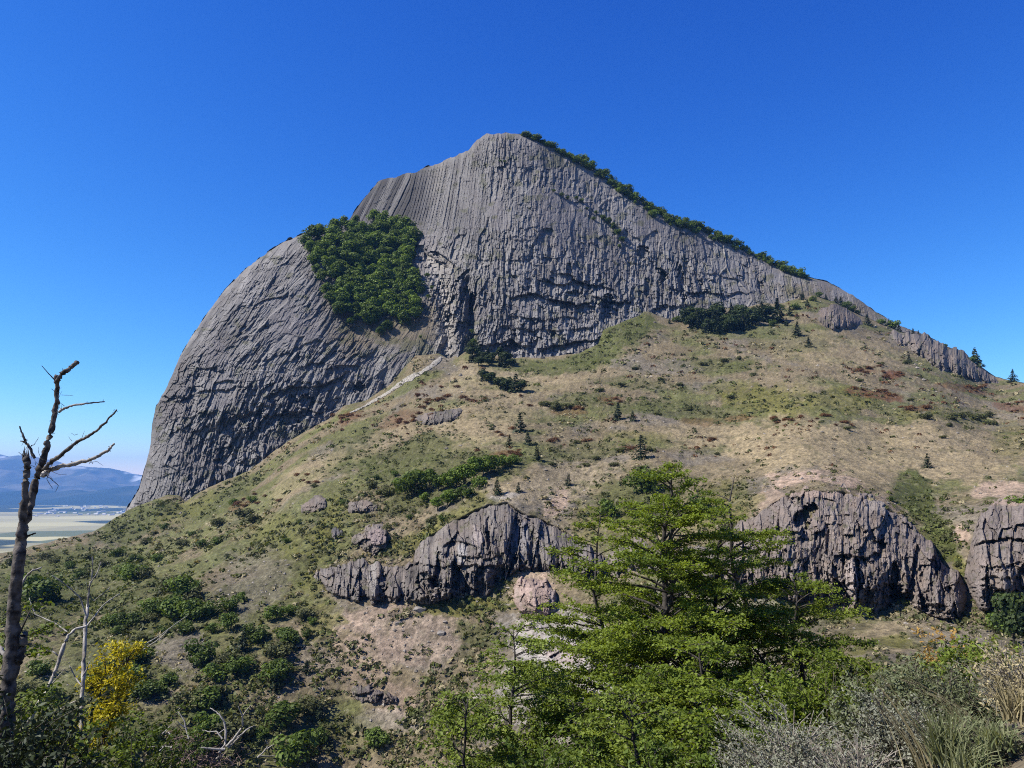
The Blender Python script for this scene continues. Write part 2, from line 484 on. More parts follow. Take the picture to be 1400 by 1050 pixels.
    drip = sst(.10, .24, fbm(cj / 5.5, py / 110, 4, 64)) * sst(-.1, .15, fbm(px / 60, py / 50, 2, 65)) * .6
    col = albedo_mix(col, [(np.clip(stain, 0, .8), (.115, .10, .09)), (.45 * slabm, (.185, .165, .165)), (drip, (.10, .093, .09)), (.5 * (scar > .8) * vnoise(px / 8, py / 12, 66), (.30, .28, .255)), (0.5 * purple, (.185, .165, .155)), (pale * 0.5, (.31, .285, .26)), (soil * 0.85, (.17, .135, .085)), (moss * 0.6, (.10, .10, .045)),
                           (streak * .55, (.34, .32, .295)), (np.clip(gully, 0, 1) * .8, (.42, .38, .32)), (np.exp(-(cleft / 8) ** 2) * sst(345, 365, py) * (.35 + .65 * vnoise(px / 5, py / 7, 24)), (.40, .365, .32)), (shadetop, (.085, .078, .074))])
    col = col * (1 - .25 * topcliff)[..., None]  # sun-facing summit wall toned down by darkening its colour
    V = P(px, py, D)
    # the far side: the crest rolls back and drops behind
    back = []
    for dd, dz, dx in ((10, 4, 0), (40, 24, 5), (110, 80, 30), (220, 230, 60)):
        b_ = V[-1].copy()
        b_[:, 0] *= (b_[:, 1] + dd) / b_[:, 1]; b_[:, 1] += dd; b_[:, 2] -= dz * np.clip((b_[:, 2] + 40) / 250, 0.2, 1); b_[:, 0] += dx * sst(480, 200, sx)
        back.append(b_)
    V = np.concatenate([V] + [b_[None] for b_ in back], 0)
    col = np.concatenate([col] + [col[-1:]] * len(back), 0)
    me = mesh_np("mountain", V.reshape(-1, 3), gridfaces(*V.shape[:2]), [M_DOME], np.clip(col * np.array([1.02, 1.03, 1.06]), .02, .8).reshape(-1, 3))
    return tag(link("mountain", me), "grey dome shaped basalt mountain with fluted column cliffs under the blue sky", "mountain", kind="structure")


build_dome()

# ------------------------------------------------------------------ the hillside in front of it
_top = [(x, y, float(domeD(x, y)) - 2) for x, y in FOOT if 170 <= x <= 1385]
_hillpts = [(-250, 1130, 150), (0, 1130, 132), (0, 1050, 150), (200, 1050, 152), (200, 950, 170), (350, 1050, 152), (500, 1050, 155), (500, 950, 172),
            (650, 1050, 140), (800, 1050, 120), (1000, 1050, 97), (1200, 1000, 88), (1400, 1000, 80), (1650, 1000, 80), (500, 1250, 125), (1000, 1250, 80), (1500, 1250, 62), (0, 1250, 118),
            (1200, 900, 112), (1400, 900, 107), (0, 900, 192), (0, 820, 245), (0, 757, 400), (-260, 790, 380), (130, 726, 440), (200, 880, 197), (200, 800, 255), (350, 850, 202), (350, 750, 268),
            (430, 790, 226), (503, 822, 204), (594, 822, 198), (660, 818, 196), (710, 790, 198), (790, 787, 192), (430, 772, 237), (526, 768, 224), (566, 745, 229),
            (643, 698, 231), (694, 684, 231), (743, 708, 225), (790, 730, 217), (1000, 815, 150), (1129, 832, 144), (1200, 838, 141), (1317, 838, 136),
            (1043, 692, 176), (1114, 664, 176), (1194, 679, 173), (1257, 721, 164), (1311, 775, 151), (1343, 835, 134), (1400, 838, 131), (1560, 840, 128),
            (1345, 688, 166), (1400, 682, 164), (1560, 715, 150), (880, 700, 215), (880, 640, 257), (880, 820, 166), (650, 620, 297), (500, 650, 300), (400, 680, 300),
            (800, 600, 320), (1000, 600, 300), (1200, 600, 282), (1350, 600, 300), (650, 560, 375), (800, 540, 400), (1000, 520, 412), (1200, 520, 392),
            (1300, 545, 380), (500, 580, 430), (1400, 523, 500), (1500, 545, 480), (1680, 590, 430), (300, 720, 330)]
hillD = RBF(_hillpts + _top, 2e-3)


def hillP(px, py):
    p = P(px, py, hillD(px, py))
    return p


TAN, GREEN, YGREEN, SCREE, RUST, PINK, DARK, PALE = ((.33, .262, .155), (.092, .102, .03), (.15, .145, .036), (.192, .165, .125), (.15, .065, .03), (.43, .315, .235), (.045, .058, .02), (.37, .335, .29))
# patches of the hillside: x, y, half width, half height, tilt in degrees, colour, strength
PATCH = [(1200, 620, 230, 45, 4, TAN, .9), (1020, 590, 130, 32, 0, TAN, .8), (760, 660, 110, 30, -8, TAN, .55), (660, 580, 90, 35, -15, TAN, .7), (730, 520, 80, 25, 0, TAN, .6), (1150, 480, 90, 28, 10, TAN, .6), (640, 520, 50, 25, -20, TAN, .6),
         (1050, 545, 60, 22, 0, YGREEN, .9), (1150, 550, 60, 20, 0, YGREEN, .8), (1000, 530, 40, 12, 0, YGREEN, .6), (975, 500, 70, 12, 3, GREEN, .7), (850, 460, 50, 26, -35, GREEN, .9), (770, 500, 60, 12, -5, GREEN, .9), (700, 500, 40, 10, 0, GREEN, .6),
         (930, 560, 120, 14, 6, GREEN, .8), (800, 545, 60, 12, 0, GREEN, .6), (870, 525, 60, 10, 5, GREEN, .5), (800, 620, 60, 14, -5, GREEN, .6), (870, 600, 50, 10, 5, YGREEN, .5), (900, 500, 60, 14, 0, SCREE, .7), (860, 490, 26, 8, -20, SCREE, .9), (1080, 470, 60, 14, 5, GREEN, .4),
         (1250, 675, 28, 40, -28, GREEN, 1.0), (1285, 730, 24, 40, -30, GREEN, 1.0), (1312, 785, 14, 28, 0, YGREEN, .8), (1085, 655, 55, 11, -18, PINK, 1.0), (1150, 655, 40, 7, 8, PINK, .9), (1215, 684, 30, 6, 32, PINK, .6), (1100, 645, 60, 5, -6, PINK, .8), (690, 681, 26, 5, -10, PALE, .8), (1050, 690, 30, 18, -30, PINK, .6), (1370, 668, 45, 14, 0, PINK, .9), (1313, 728, 12, 14, 0, PINK, .9), (1200, 690, 40, 8, 28, TAN, .6), (760, 690, 14, 22, 30, PINK, .8),
         (590, 660, 90, 30, -25, GREEN, .8), (700, 640, 40, 16, -20, GREEN, .7), (620, 710, 60, 16, -30, YGREEN, .8), (560, 620, 80, 22, -20, GREEN, .8), (480, 620, 60, 26, -30, GREEN, .7), (440, 620, 12, 30, 50, SCREE, .8), (520, 520, 60, 14, -38, GREEN, .6), (530, 600, 50, 14, -25, TAN, .5), (420, 650, 60, 20, -35, TAN, .45),
         (560, 745, 50, 18, -10, YGREEN, .8), (450, 725, 20, 60, 30, YGREEN, .8), (380, 740, 40, 40, 30, YGREEN, .5), (300, 680, 70, 18, -28, GREEN, .7), (180, 720, 80, 22, -22, GREEN, .9), (100, 780, 120, 30, -8, GREEN, .9), (60, 830, 90, 40, 0, GREEN, .8), (250, 700, 60, 14, -28, YGREEN, .5), (200, 830, 70, 40, 0, GREEN, .7),
         (520, 840, 90, 30, -8, SCREE, .8), (560, 880, 80, 40, 0, SCREE, .9), (500, 900, 60, 40, -20, PINK, .35), (545, 865, 100, 46, 0, PINK, .38), (490, 845, 60, 18, -20, PINK, .4), (640, 830, 70, 12, -4, YGREEN, .9), (660, 870, 40, 16, 20, GREEN, .7), (440, 850, 26, 40, 30, YGREEN, .7), (430, 800, 22, 18, 0, YGREEN, .5), (250, 900, 40, 30, 0, SCREE, .9), (340, 800, 60, 40, -30, SCREE, .6), (560, 960, 60, 22, 10, PINK, .5), (420, 900, 40, 30, 0, SCREE, .5), (540, 985, 60, 18, 0, PALE, .35), (470, 1010, 80, 30, 0, GREEN, .4), (350, 900, 40, 60, 20, GREEN, .45), (280, 1000, 120, 40, 0, GREEN, .7),
         (730, 810, 30, 34, 10, PINK, .9), (790, 890, 110, 50, 20, PALE, 1.0), (760, 950, 120, 50, 0, PALE, .9), (960, 840, 120, 60, 0, PALE, .5), (900, 950, 200, 90, 0, PALE, .55), (1080, 860, 60, 30, 0, SCREE, .5), (840, 760, 60, 40, 0, SCREE, .5),
         (1240, 870, 110, 24, 0, TAN, .8), (1200, 880, 60, 10, -10, YGREEN, .8), (1250, 880, 30, 8, 0, YGREEN, .7), (1320, 870, 80, 20, 0, SCREE, .7), (870, 680, 70, 40, 0, GREEN, .8), (830, 720, 60, 30, 0, YGREEN, .5), (980, 690, 60, 30, -10, YGREEN, .6),
         (1200, 540, 40, 7, 8, RUST, .8), (1220, 514, 16, 6, 0, RUST, .9), (1180, 507, 22, 5, 5, RUST, .6), (1255, 560, 22, 6, -10, RUST, .7), (1320, 532, 40, 6, 10, RUST, .6), (1385, 560, 30, 6, 8, RUST, .6), (1240, 568, 26, 8, 0, YGREEN, .7), (1310, 568, 60, 12, 4, YGREEN, .5), (1380, 600, 30, 30, 20, YGREEN, .4), (1100, 530, 40, 8, 0, TAN, .4), (840, 545, 24, 5, 0, RUST, .5), (780, 565, 22, 5, 0, RUST, .5), (480, 572, 26, 9, -35, RUST, .6), (540, 574, 30, 12, -20, RUST, .4), (330, 690, 18, 7, -30, RUST, .5), (690, 625, 26, 8, -10, RUST, .6), (1010, 570, 25, 4, 0, RUST, .5), (960, 575, 30, 5, 5, RUST, .4), (870, 615, 26, 5, 0, RUST, .4)]


CLIFF_OUTLINES = [([(426, 786), (440, 776), (457, 771), (494, 765), (526, 770), (549, 770), (565, 768), (568, 750), (583, 734), (609, 716), (643, 700), (671, 689), (694, 685), (706, 694), (723, 703), (743, 709), (769, 722), (786, 736), (815, 752), (850, 770)],
                   [(426, 792), (440, 800), (460, 817), (503, 821), (560, 820), (571, 825), (594, 821), (617, 817), (663, 816), (676, 800), (697, 790), (709, 783), (743, 787), (777, 784), (800, 787), (850, 790)]),
                  ([(985, 740), (1010, 715), (1043, 693), (1057, 683), (1083, 670), (1114, 665), (1154, 666), (1194, 680), (1229, 699), (1257, 722), (1277, 740), (1289, 768), (1311, 776), (1322, 800)],
                   [(985, 800), (1010, 810), (1060, 815), (1129, 832), (1171, 840), (1200, 836), (1229, 819), (1243, 825), (1271, 840), (1294, 847), (1317, 838), (1322, 830)]),
                  ([(1318, 778), (1328, 742), (1338, 705), (1352, 690), (1371, 678), (1390, 682), (1420, 684), (1480, 690), (1560, 720)],
                   [(1318, 800), (1328, 815), (1342, 834), (1371, 838), (1400, 836), (1480, 838), (1560, 845)])]


def build_hill():
    px = np.arange(-260, 1680.1, 1.7)
    top = np.interp(px, *np.array(FOOT, float).T) + 2.4 * fbm(px / 11, px * 0, 3, 81)
    NR = 560
    v = np.linspace(0, 1, NR)[:, None]
    PX = np.repeat(px[None], NR, 0)
    PY = 1240 + (top[None] - 1240) * v
    D = hillD(PX, PY)
    for tp, bt in CLIFF_OUTLINES:          # hollow behind each cliff so that the rock, not turf, forms the face
        ins = np.minimum(np.minimum((PY - lin(tp)(PX)) * .9 - 2, lin(bt)(PX) - PY), np.minimum(PX - tp[0][0], tp[-1][0] - PX))
        D = D + 7 * sst(0, 9, ins)
    V = P(PX, PY, D)
    X, Y = V[..., 0], V[..., 1]
    # clods, hummocks and sheep-track steps, in metres over the ground
    n1 = fbm(X / 2.2, Y / 3.4, 3, 91); n2 = fbm(X / 11, Y / 16, 3, 92); n3 = fbm(X / 45, Y / 60, 3, 93); n0 = vnoise(X / 0.75, Y / 1.3, 94) - .5
    near = np.clip(Y / 250, 0.45, 1.6)
    edge = 1 - sst(0.97, 1.0, v)
    V[..., 2] += (0.9 * n1 + 0.35 * n0) * near * edge + (1.6 * n2 + 3.0 * n3) * edge * np.clip((Y - 60) / 120, 0, 1)
    green = sst(-0.05, 0.13, fbm(X / 30, Y / 24, 5, 95) + 0.08 * sst(620, 300, PX) - 0.005)
    base = np.array((.215, .172, .105)) * (1 + 0.5 * fbm(X / 9, Y / 14, 3, 96))[..., None]
    col = albedo_mix(base, [(sst(.08, .2, fbm(X / 16, Y / 34, 4, 103)) * .6, (.185, .165, .14)), (green * 0.78, np.array(GREEN) * 1.35)])
    wob = fbm(PX / 34, PY / 17, 4, 97); wob2 = fbm(PX / 9, PY / 5, 3, 98)
    for k, (x, y, rx, ry, rot, c, st) in enumerate(PATCH):
        ca, sa = math.cos(R(rot)), math.sin(R(rot))
        sel = (np.abs(PX - x) < rx * 1.9 + ry) & (np.abs(PY - y) < ry * 1.9 + rx)
        if not sel.any(): continue
        dx, dy = PX[sel] - x, PY[sel] - y
        q = np.hypot((dx * ca + dy * sa) / rx, (-dx * sa + dy * ca) / ry) + 0.9 * wob[sel] + 0.75 * wob2[sel]
        m = st * sst(1.1, 0.7, q)
        col[sel] = col[sel] * (1 - m[:, None]) + np.array(c) * m[:, None]
    terr = fbm(X / 14, V[..., 2] / 1.3 + fbm(X / 20, Y / 20, 3, 104) * 3, 3, 105)
    col *= (1 + .55 * terr)[..., None]
    # tufts and stones
    t1 = sst(0.1, 0.26, fbm(X / 1.7, Y / 2.8, 3, 99)); t2 = sst(0.15, 0.3, fbm(X / 5, Y / 7, 4, 100)); t3 = sst(0.16, 0.27, fbm(X / 1.2, Y / 2.2, 3, 101))
    col = albedo_mix(col, [(t2 * 0.55, (.075, .078, .03)), (t1 * 0.45, (.085, .075, .04)), (t3 * 0.3, (.31, .27, .20))])
    col *= (1 + 0.45 * n0 + 0.3 * fbm(X / 60, Y / 80, 3, 102))[..., None]
    global HILLV, HILLTOP, HILLPX
    HILLV, HILLTOP, HILLPX = V.copy(), top, px
    back = []
    for dd, dz in ((4, 1.0), (14, 5), (50, 25), (160, 90)):
        b_ = V[-1].copy(); b_[:, 1] += dd; b_[:, 2] -= dz; back.append(b_[None])
    V = np.concatenate([V] + back, 0); col = np.concatenate([col] + [col[-1:]] * 4, 0)
    me = mesh_np("hillside", V.reshape(-1, 3), gridfaces(*V.shape[:2]), [M_HILL], np.clip(col, .015, .8).reshape(-1, 3), smooth=True)
    return tag(link("hillside", me), "broad hillside of dry grass, scree and green patches below the grey mountain", "hillside", kind="structure")


build_hill()


def on_hill(px, py):
    """point of the finished hillside surface seen at a photo pixel"""
    px = np.atleast_1d(np.asarray(px, float)); py = np.atleast_1d(np.asarray(py, float))
    c = np.clip((px - HILLPX[0]) / (HILLPX[1] - HILLPX[0]), 0, len(HILLPX) - 1.01)
    ci = c.astype(int)
    t = HILLTOP[ci]
    r = np.clip((1240 - py) / (1240 - t), 0, 0.999) * (HILLV.shape[0] - 1)
    ri = r.astype(int); fc = (c - ci)[:, None]; fr = (r - ri)[:, None]
    g = HILLV
    return (g[ri, ci] * (1 - fc) + g[ri, ci + 1] * fc) * (1 - fr) + (g[ri + 1, ci] * (1 - fc) + g[ri + 1, ci + 1] * fc) * fr


# ------------------------------------------------------------------ cliff bands and outcrops standing out of the hillside
def rock_face(name, top, bot, label, cat="rock outcrop", group=None, step=0.95, w=(15, 5), L=(52, 20), amp=(1.9, 0.7), proud=0.6, power=2.8,
              base=(.165, .14, .12), tint=(.25, .215, .185), warm=0.15, ledges=(), holes=(), shade=(), seed=1, kind=None, rag=5, lean=0.0, stains=(), rag_all=False):
    tl, bl = lin(top), lin(bot)
    x0, x1 = top[0][0], top[-1][0]
    nc = max(14, int((x1 - x0) / step)); px = np.linspace(x0, x1, nc)
    ty = tl(px) + rag * 1.5 * fbm(px / 11, px * 0 + seed, 3, seed) + (0 if rag_all else rag * 0.5) * (hsh(np.floor(px / w[0] + .3), seed) - .5)
    by = bl(px) + rag * fbm(px / 10, px * 0 + seed + 3, 3, seed + 1)
    by = np.maximum(by, ty + 2)
    nr = max(10, int((by - ty).max() / step))
    v = np.linspace(0, 1, nr)[:, None]
    PX = np.repeat(px[None], nr, 0); PY = by[None] + 5 + (ty - by - 5)[None] * v
    Db = hillD(px, by); Dt = hillD(px, ty)
    D = Db[None] + (Dt - Db)[None] * v ** power
    m = D / FPX                      # metres per photo pixel here
    e = np.minimum((px - x0), (x1 - px)) / min(18, (x1 - x0) * .3)
    e = sst(0, 1, e)[None]
    q_ = np.minimum(np.minimum(v * 1.6, (1 - v) * (1.6 if rag_all else 9)), e * 1.2) + .75 * fbm(PX / 9, PY / 9, 3, seed + 2) + (1.3 * fbm(PX / 24, PY / 17, 2, seed + 3) if rag_all and x1 - x0 > 90 else 0) + .25 * fbm(PX / 3, PY / 3, 2, seed + 4)
    bury = 1 - sst(.12, .36, q_)
    D = D - proud * e * (np.sin(np.pi * np.clip(v * 1.05, 0, 1)) ** 0.6 if rag_all else 1.6 * np.clip(v / .05, 0, 1) * (1 - v) ** .9) + bury * (3.2 if rag_all else 2.2)
    cj = PX + lean * (PY - by[None]) + 8 * fbm(PX / 50, PY / 80, 2, seed + 5)
    wx = cj + 4 * fbm(PX / 26, PY / 40, 2, seed + 7); wy = PY + 7 * fbm(PX / 30, PY / 26, 2, seed + 6)
    b0, t0_, e0_ = worley(wx / (w[0] * 2.6), wy / (L[0] * 2.2), seed + 40)
    b1, t1_, e1_ = worley(wx / w[0], wy / L[0], seed + 20)
    b2, t2_, e2_ = worley(wx / w[1], wy / L[1], seed + 30)
    b3, t3_, e3_ = worley(wx / (w[1] * .55), wy / (L[1] * .42), seed + 50)
    d = amp[0] * ((b0 - .5) * 2.2 + 1.6 * t0_ + (b1 - .5) * 1.4 + 1.8 * t1_ - .3 * np.exp(-e1_ / .035)) + amp[1] * ((b2 - .5) * 1.5 + 1.7 * t2_ + .7 * (b3 - .5) + .8 * t3_)
    d = d + 1.0 * amp[0] * fbm(PX / 70, PY / 70, 2, seed + 9)
    d = d - ledge_field(PX, PY, ledges, seed) - hole_field(PX, PY, holes)
    taper = e * sst(0, .08, v) * (1 - .7 * sst(.9, 1, v))
    D = D - d * taper
    tone = 1 + .3 * (b1 - .5) + .35 * (b2 - .5) + .6 * fbm(PX / 16, PY / 16, 4, seed + 11)
    col = np.array(base) * tone[..., None]
    col = albedo_mix(col, [(.55 * sst(.0, .25, fbm(PX / 12, PY / 30, 3, seed + 12)), tint), (warm * sst(-.05, .2, fbm(PX / 10, PY / 10, 3, seed + 13)) * 2, (.30, .225, .175)),
                           (.6 * sst(.16, .26, fbm(PX / 6, PY / 6, 3, seed + 14)), (.10, .098, .05))])
    for (x, y, rx, ry, c, st) in stains:
        q = np.hypot((PX - x) / rx, (PY - y) / ry) + .9 * fbm(PX / 9, PY / 9, 3, seed + 15)
        mm = (st * sst(1.1, .8, q))[..., None]
        col = col * (1 - mm) + np.array(c) * mm
    V = P(PX, PY, D)
    bk = V[-1].copy(); bk[:, 1] += 6; bk[:, 2] -= 1.5
    V = np.concatenate([V, bk[None]], 0); col = np.concatenate([col, col[-1:]], 0)
    o0 = P(px[nc // 2], by[nc // 2], Db[nc // 2])
    me = mesh_np(name, (V - o0).reshape(-1, 3), gridfaces(*V.shape[:2]), [M_CLIFF], np.clip(col, .02, .8).reshape(-1, 3))
    return tag(link(name, me, o0), label, cat, group, kind)


PK = (.36, .27, .215)
rock_face("cliff", *CLIFF_OUTLINES[0],
          "dark grey blocky cliff band rising above the bare scree slope left of the beech trees", "cliff", amp=(2.4, .9), rag=9, base=(.165, .145, .13), tint=(.26, .23, .20), warm=.1, seed=210, proud=1.5,
          ledges=[([(568, 771), (600, 773), (640, 771), (690, 775)], 2.2, 6), ([(585, 792), (606, 788)], 6, 16), ([(620, 760), (660, 764), (690, 760)], 2, 5), ([(440, 790), (470, 783), (500, 790)], 1.5, 5), ([(600, 745), (630, 738), (660, 748)], 2.2, 7)],
          holes=[(585, 800, 16, 15, 0, 5), (703, 745, 7, 45, 8, 5), (618, 748, 5, 18, 20, 3), (524, 795, 7, 12, 0, 2.6), (491, 790, 3, 22, 20, 2.0), (668, 730, 4, 30, 0, 2.5), (760, 765, 6, 16, 0, 3), (640, 800, 4, 18, 0, 2), (599, 775, 4, 24, 8, 3), (727, 750, 3, 28, 5, 2)],
          stains=[(652, 735, 8, 16, (.34, .29, .265), .8), (632, 755, 7, 16, (.36, .34, .32), .8), (715, 735, 10, 26, (.27, .255, .255), .6), (510, 790, 6, 24, (.30, .275, .25), .7)])
rock_face("cliff", *CLIFF_OUTLINES[1],
          "broad purple grey cliff with a dark cave, bulging out right of the beech trees", "cliff", amp=(1.7, .75), base=(.195, .163, .143), tint=(.275, .235, .205), seed=310, rag=8, proud=1.6, power=2.6, w=(15, 5), L=(40, 15),
          ledges=[([(1150, 755), (1180, 762), (1215, 752)], 2, 7), ([(1190, 735), (1215, 740)], 2.5, 7), ([(1155, 800), (1176, 796)], 2.5, 6), ([(1205, 815), (1225, 810)], 2.5, 7), ([(1270, 765), (1285, 760)], 2, 8), ([(1060, 740), (1090, 735)], 2, 6)],
          holes=[(1098, 708, 12, 16, 20, 7), (1110, 695, 9, 7, 0, 4), (1088, 684, 7, 5, 0, 2.5), (1172, 790, 4, 26, 0, 3), (1222, 795, 6, 26, 5, 3.2), (1205, 745, 6, 10, 0, 3), (1282, 770, 4, 16, 0, 3), (1156, 765, 7, 8, 0, 3), (1118, 800, 2.5, 26, 0, 2), (1132, 740, 3, 20, 0, 1.5)],
          stains=[(1163, 790, 9, 26, (.36, .30, .27), .8), (1110, 672, 60, 9, PK, .6), (1205, 690, 30, 10, (.33, .285, .25), .6), (1150, 830, 20, 9, PK, .5)])
rock_face("cliff", *CLIFF_OUTLINES[2],
          "purple grey cliff beyond the grassy gully, pink earth lip along its top", "cliff", amp=(1.5, .7), base=(.195, .163, .143), tint=(.275, .235, .205), seed=410, rag=8, proud=1.4, w=(18, 7),
          ledges=[([(1330, 742), (1372, 735), (1420, 738)], 2.5, 6), ([(1335, 778), (1372, 772), (1400, 768)], 1.5, 4), ([(1336, 790), (1400, 786)], 1.2, 4)], holes=[(1384, 760, 3, 24, 0, 1.5), (1350, 800, 2.5, 30, 0, 1.5)],
          stains=[(1380, 684, 40, 8, PK, .8), (1345, 800, 10, 30, (.30, .25, .225), .5)])
small = dict(w=(8, 3.5), L=(13, 6), amp=(.8, .6), proud=.75, rag=4, rag_all=True)
rock_face("rock_outcrop", [(404, 700), (412, 688), (428, 676), (440, 672), (450, 678)], [(404, 704), (415, 706), (430, 704), (442, 698), (450, 692)], "flat grey rock patch on the grassy slope, leftmost of the small outcrops", seed=501, **small)
rock_face("rock_outcrop", [(472, 690), (478, 684), (494, 681), (510, 685), (520, 690)], [(472, 697), (480, 702), (492, 700), (508, 698), (520, 696)], "small dark outcrop with a black notch below the shrub belt", seed=502, holes=[(492, 691, 4, 7, 0, 2)], **small)
rock_face("rock_outcrop", [(451, 730), (455, 720), (468, 719), (472, 730)], [(451, 738), (456, 742), (466, 738), (472, 734)], "small black upright rock standing alone in the yellow green grass", seed=503, base=(.10, .095, .095), tint=(.14, .13, .13), **small)
rock_face("rock_outcrop", [(476, 735), (492, 722), (505, 716), (520, 713), (528, 718), (533, 740)], [(476, 742), (492, 748), (500, 756), (512, 760), (528, 752), (533, 748)], "squared reddish rock outcrop with a fallen slab above the dark cliff band", seed=504, holes=[(499, 741, 8, 4, -20, 2)], stains=[(516, 735, 14, 12, (.30, .235, .22), .8)], **small)
rock_face("rock_outcrop", [(560, 572), (572, 566), (590, 561), (612, 558), (636, 558)], [(560, 576), (575, 578), (595, 582), (615, 577), (636, 566)], "low ledge of short grey columns in the tan grass under the scree path", seed=505, rag_all=True, base=(.13, .115, .10), w=(5, 3), L=(14, 6), amp=(2.2, 1.3), proud=2.0, rag=3)
rock_face("rock_outcrop", [(1114, 430), (1122, 420), (1140, 415), (1158, 420), (1172, 432), (1180, 440)], [(1114, 434), (1125, 445), (1140, 450), (1160, 448), (1172, 446), (1180, 444)], "rounded outcrop of dark columns high on the slope below the right ridge", seed=506, w=(5, 3), L=(30, 9), amp=(3.2, 1.8), proud=4, rag=3, base=(.13, .11, .098))
rock_face("rock_outcrop", [(1216, 455), (1240, 452), (1262, 458), (1290, 470), (1318, 484), (1340, 500), (1362, 516), (1372, 524)], [(1216, 466), (1240, 474), (1262, 490), (1285, 503), (1310, 512), (1335, 520), (1358, 528), (1372, 527)], "long stepped outcrop of grey columns along the crest of the right ridge", seed=507, w=(5, 3), L=(18, 7), amp=(3.2, 2.0), proud=3.0, rag=7, base=(.15, .13, .115), ledges=[([(1225, 470), (1262, 472), (1300, 484), (1340, 505)], 2.5, 5)])
rock_face("rock_outcrop", [(476, 938), (486, 932), (500, 934), (516, 936), (530, 944), (548, 950)], [(476, 948), (486, 955), (500, 960), (516, 961), (530, 962), (548, 962)], "low dark outcrop with small black hollows beneath it on the lower scree slope", seed=508, rag_all=True, w=(10, 4), L=(14, 8), amp=(.5, .35), proud=1.1, rag=4, ledges=[([(480, 947), (500, 946), (512, 945)], 2.2, 6), ([(510, 948), (528, 946)], 2.0, 7), ([(526, 955), (546, 957)], 1.2, 4)], base=(.13, .11, .098))
rock_face("rock_outcrop", [(700, 868), (716, 846), (740, 842), (770, 850), (805, 858), (850, 880), (900, 900), (960, 930)], [(700, 890), (716, 930), (740, 950), (770, 975), (805, 990), (850, 1000), (900, 1010), (960, 1010)], "pale whitish rock outcrop showing through the beech branches", seed=509, rag_all=True, w=(16, 6), L=(14, 7), amp=(.9, .5), proud=1.5, rag=7, base=(.36, .33, .295), tint=(.46, .43, .385), lean=.6, stains=[(775, 895, 30, 14, (.40, .325, .29), .8)])
rock_face("rock_outcrop", [(698, 800), (712, 785), (728, 780), (748, 790), (765, 810)], [(698, 815), (712, 840), (728, 848), (748, 842), (765, 835)], "pinkish rock buttress at the right foot of the dark cliff band", seed=510, rag_all=True, w=(12, 5), L=(20, 8), amp=(.8, .5), proud=1.6, rag=5, base=(.33, .245, .205), tint=(.42, .35, .31))
rock_face("rock_outcrop", [(830, 755), (850, 738), (872, 735), (896, 742), (930, 748), (985, 745)], [(830, 775), (850, 782), (872, 786), (896, 790), (930, 800), (985, 806)], "grey rock wall half hidden behind the beech crowns between the two cliffs", seed=511, rag_all=True, w=(14, 5), L=(18, 8), amp=(1.1, .6), proud=1.5, rag=6, base=(.19, .165, .14), tint=(.28, .245, .21))

# ------------------------------------------------------------------ near ground, valley, far ranges, air
def zg(x, y):
    x = np.asarray(x, float); y = np.asarray(y, float)
    xx = np.tanh(x / 8) * 8
    q = np.clip(y - 5, 0, 22)
    return -1.6 + 0.55 * xx - 0.45 * (y - 1) - 0.01 * q ** 2 - 0.3 * np.maximum(y - 27, 0)


def build_ground():
    u = np.linspace(-75, 75, 420)
    r = np.concatenate([np.linspace(0.6, 12, 260), np.linspace(12.2, 70, 120)])
    A, RR = np.meshgrid(np.radians(u), r)
    X, Y = RR * np.sin(A), RR * np.cos(A)
    Z = zg(X, Y) + 0.10 * fbm(X / .5, Y / .5, 3, 701) + 0.5 * fbm(X / 3, Y / 3, 3, 702) * np.clip(RR / 8, 0, 1)
    path = sst(.0, .5, X - 0.70 * Y + 0.2 + .5 * fbm(X, Y, 2, 703))
    n = fbm(X / .25, Y / .25, 4, 704)
    col = albedo_mix(np.array((.17, .14, .095)) * (1 + n)[..., None], [(path, (.52, .45, .35))]) * (1 + .3 * fbm(X / .06, Y / .06, 2, 705))[..., None]
    back = gridfaces(*X.shape)
    me = mesh_np("ground", np.stack([X, Y, Z], -1).reshape(-1, 3), back, [M_NEAR], np.clip(col, .02, .8).reshape(-1, 3), smooth=True)
    tag(link("ground", me), "steep near slope of earth with a pale sandy path edge under the shrubs", "ground", kind="structure")


build_ground()

VZ = -350.0


def field_mat():
    m, n, l, b = nm("valley_fields")
    at = n.new("ShaderNodeAttribute"); at.attribute_name = "albedo"
    fs = n.new('ShaderNodeVectorMath'); fs.operation = 'SCALE'; fs.inputs['Scale'].default_value = .75
    l.new(at.outputs['Color'], fs.inputs[0]); l.new(fs.outputs[0], b.inputs['Base Color']); b.inputs['Roughness'].default_value = 1
    b.inputs['Specular IOR Level'].default_value = 0.05
    return m


M_FAR = field_mat()


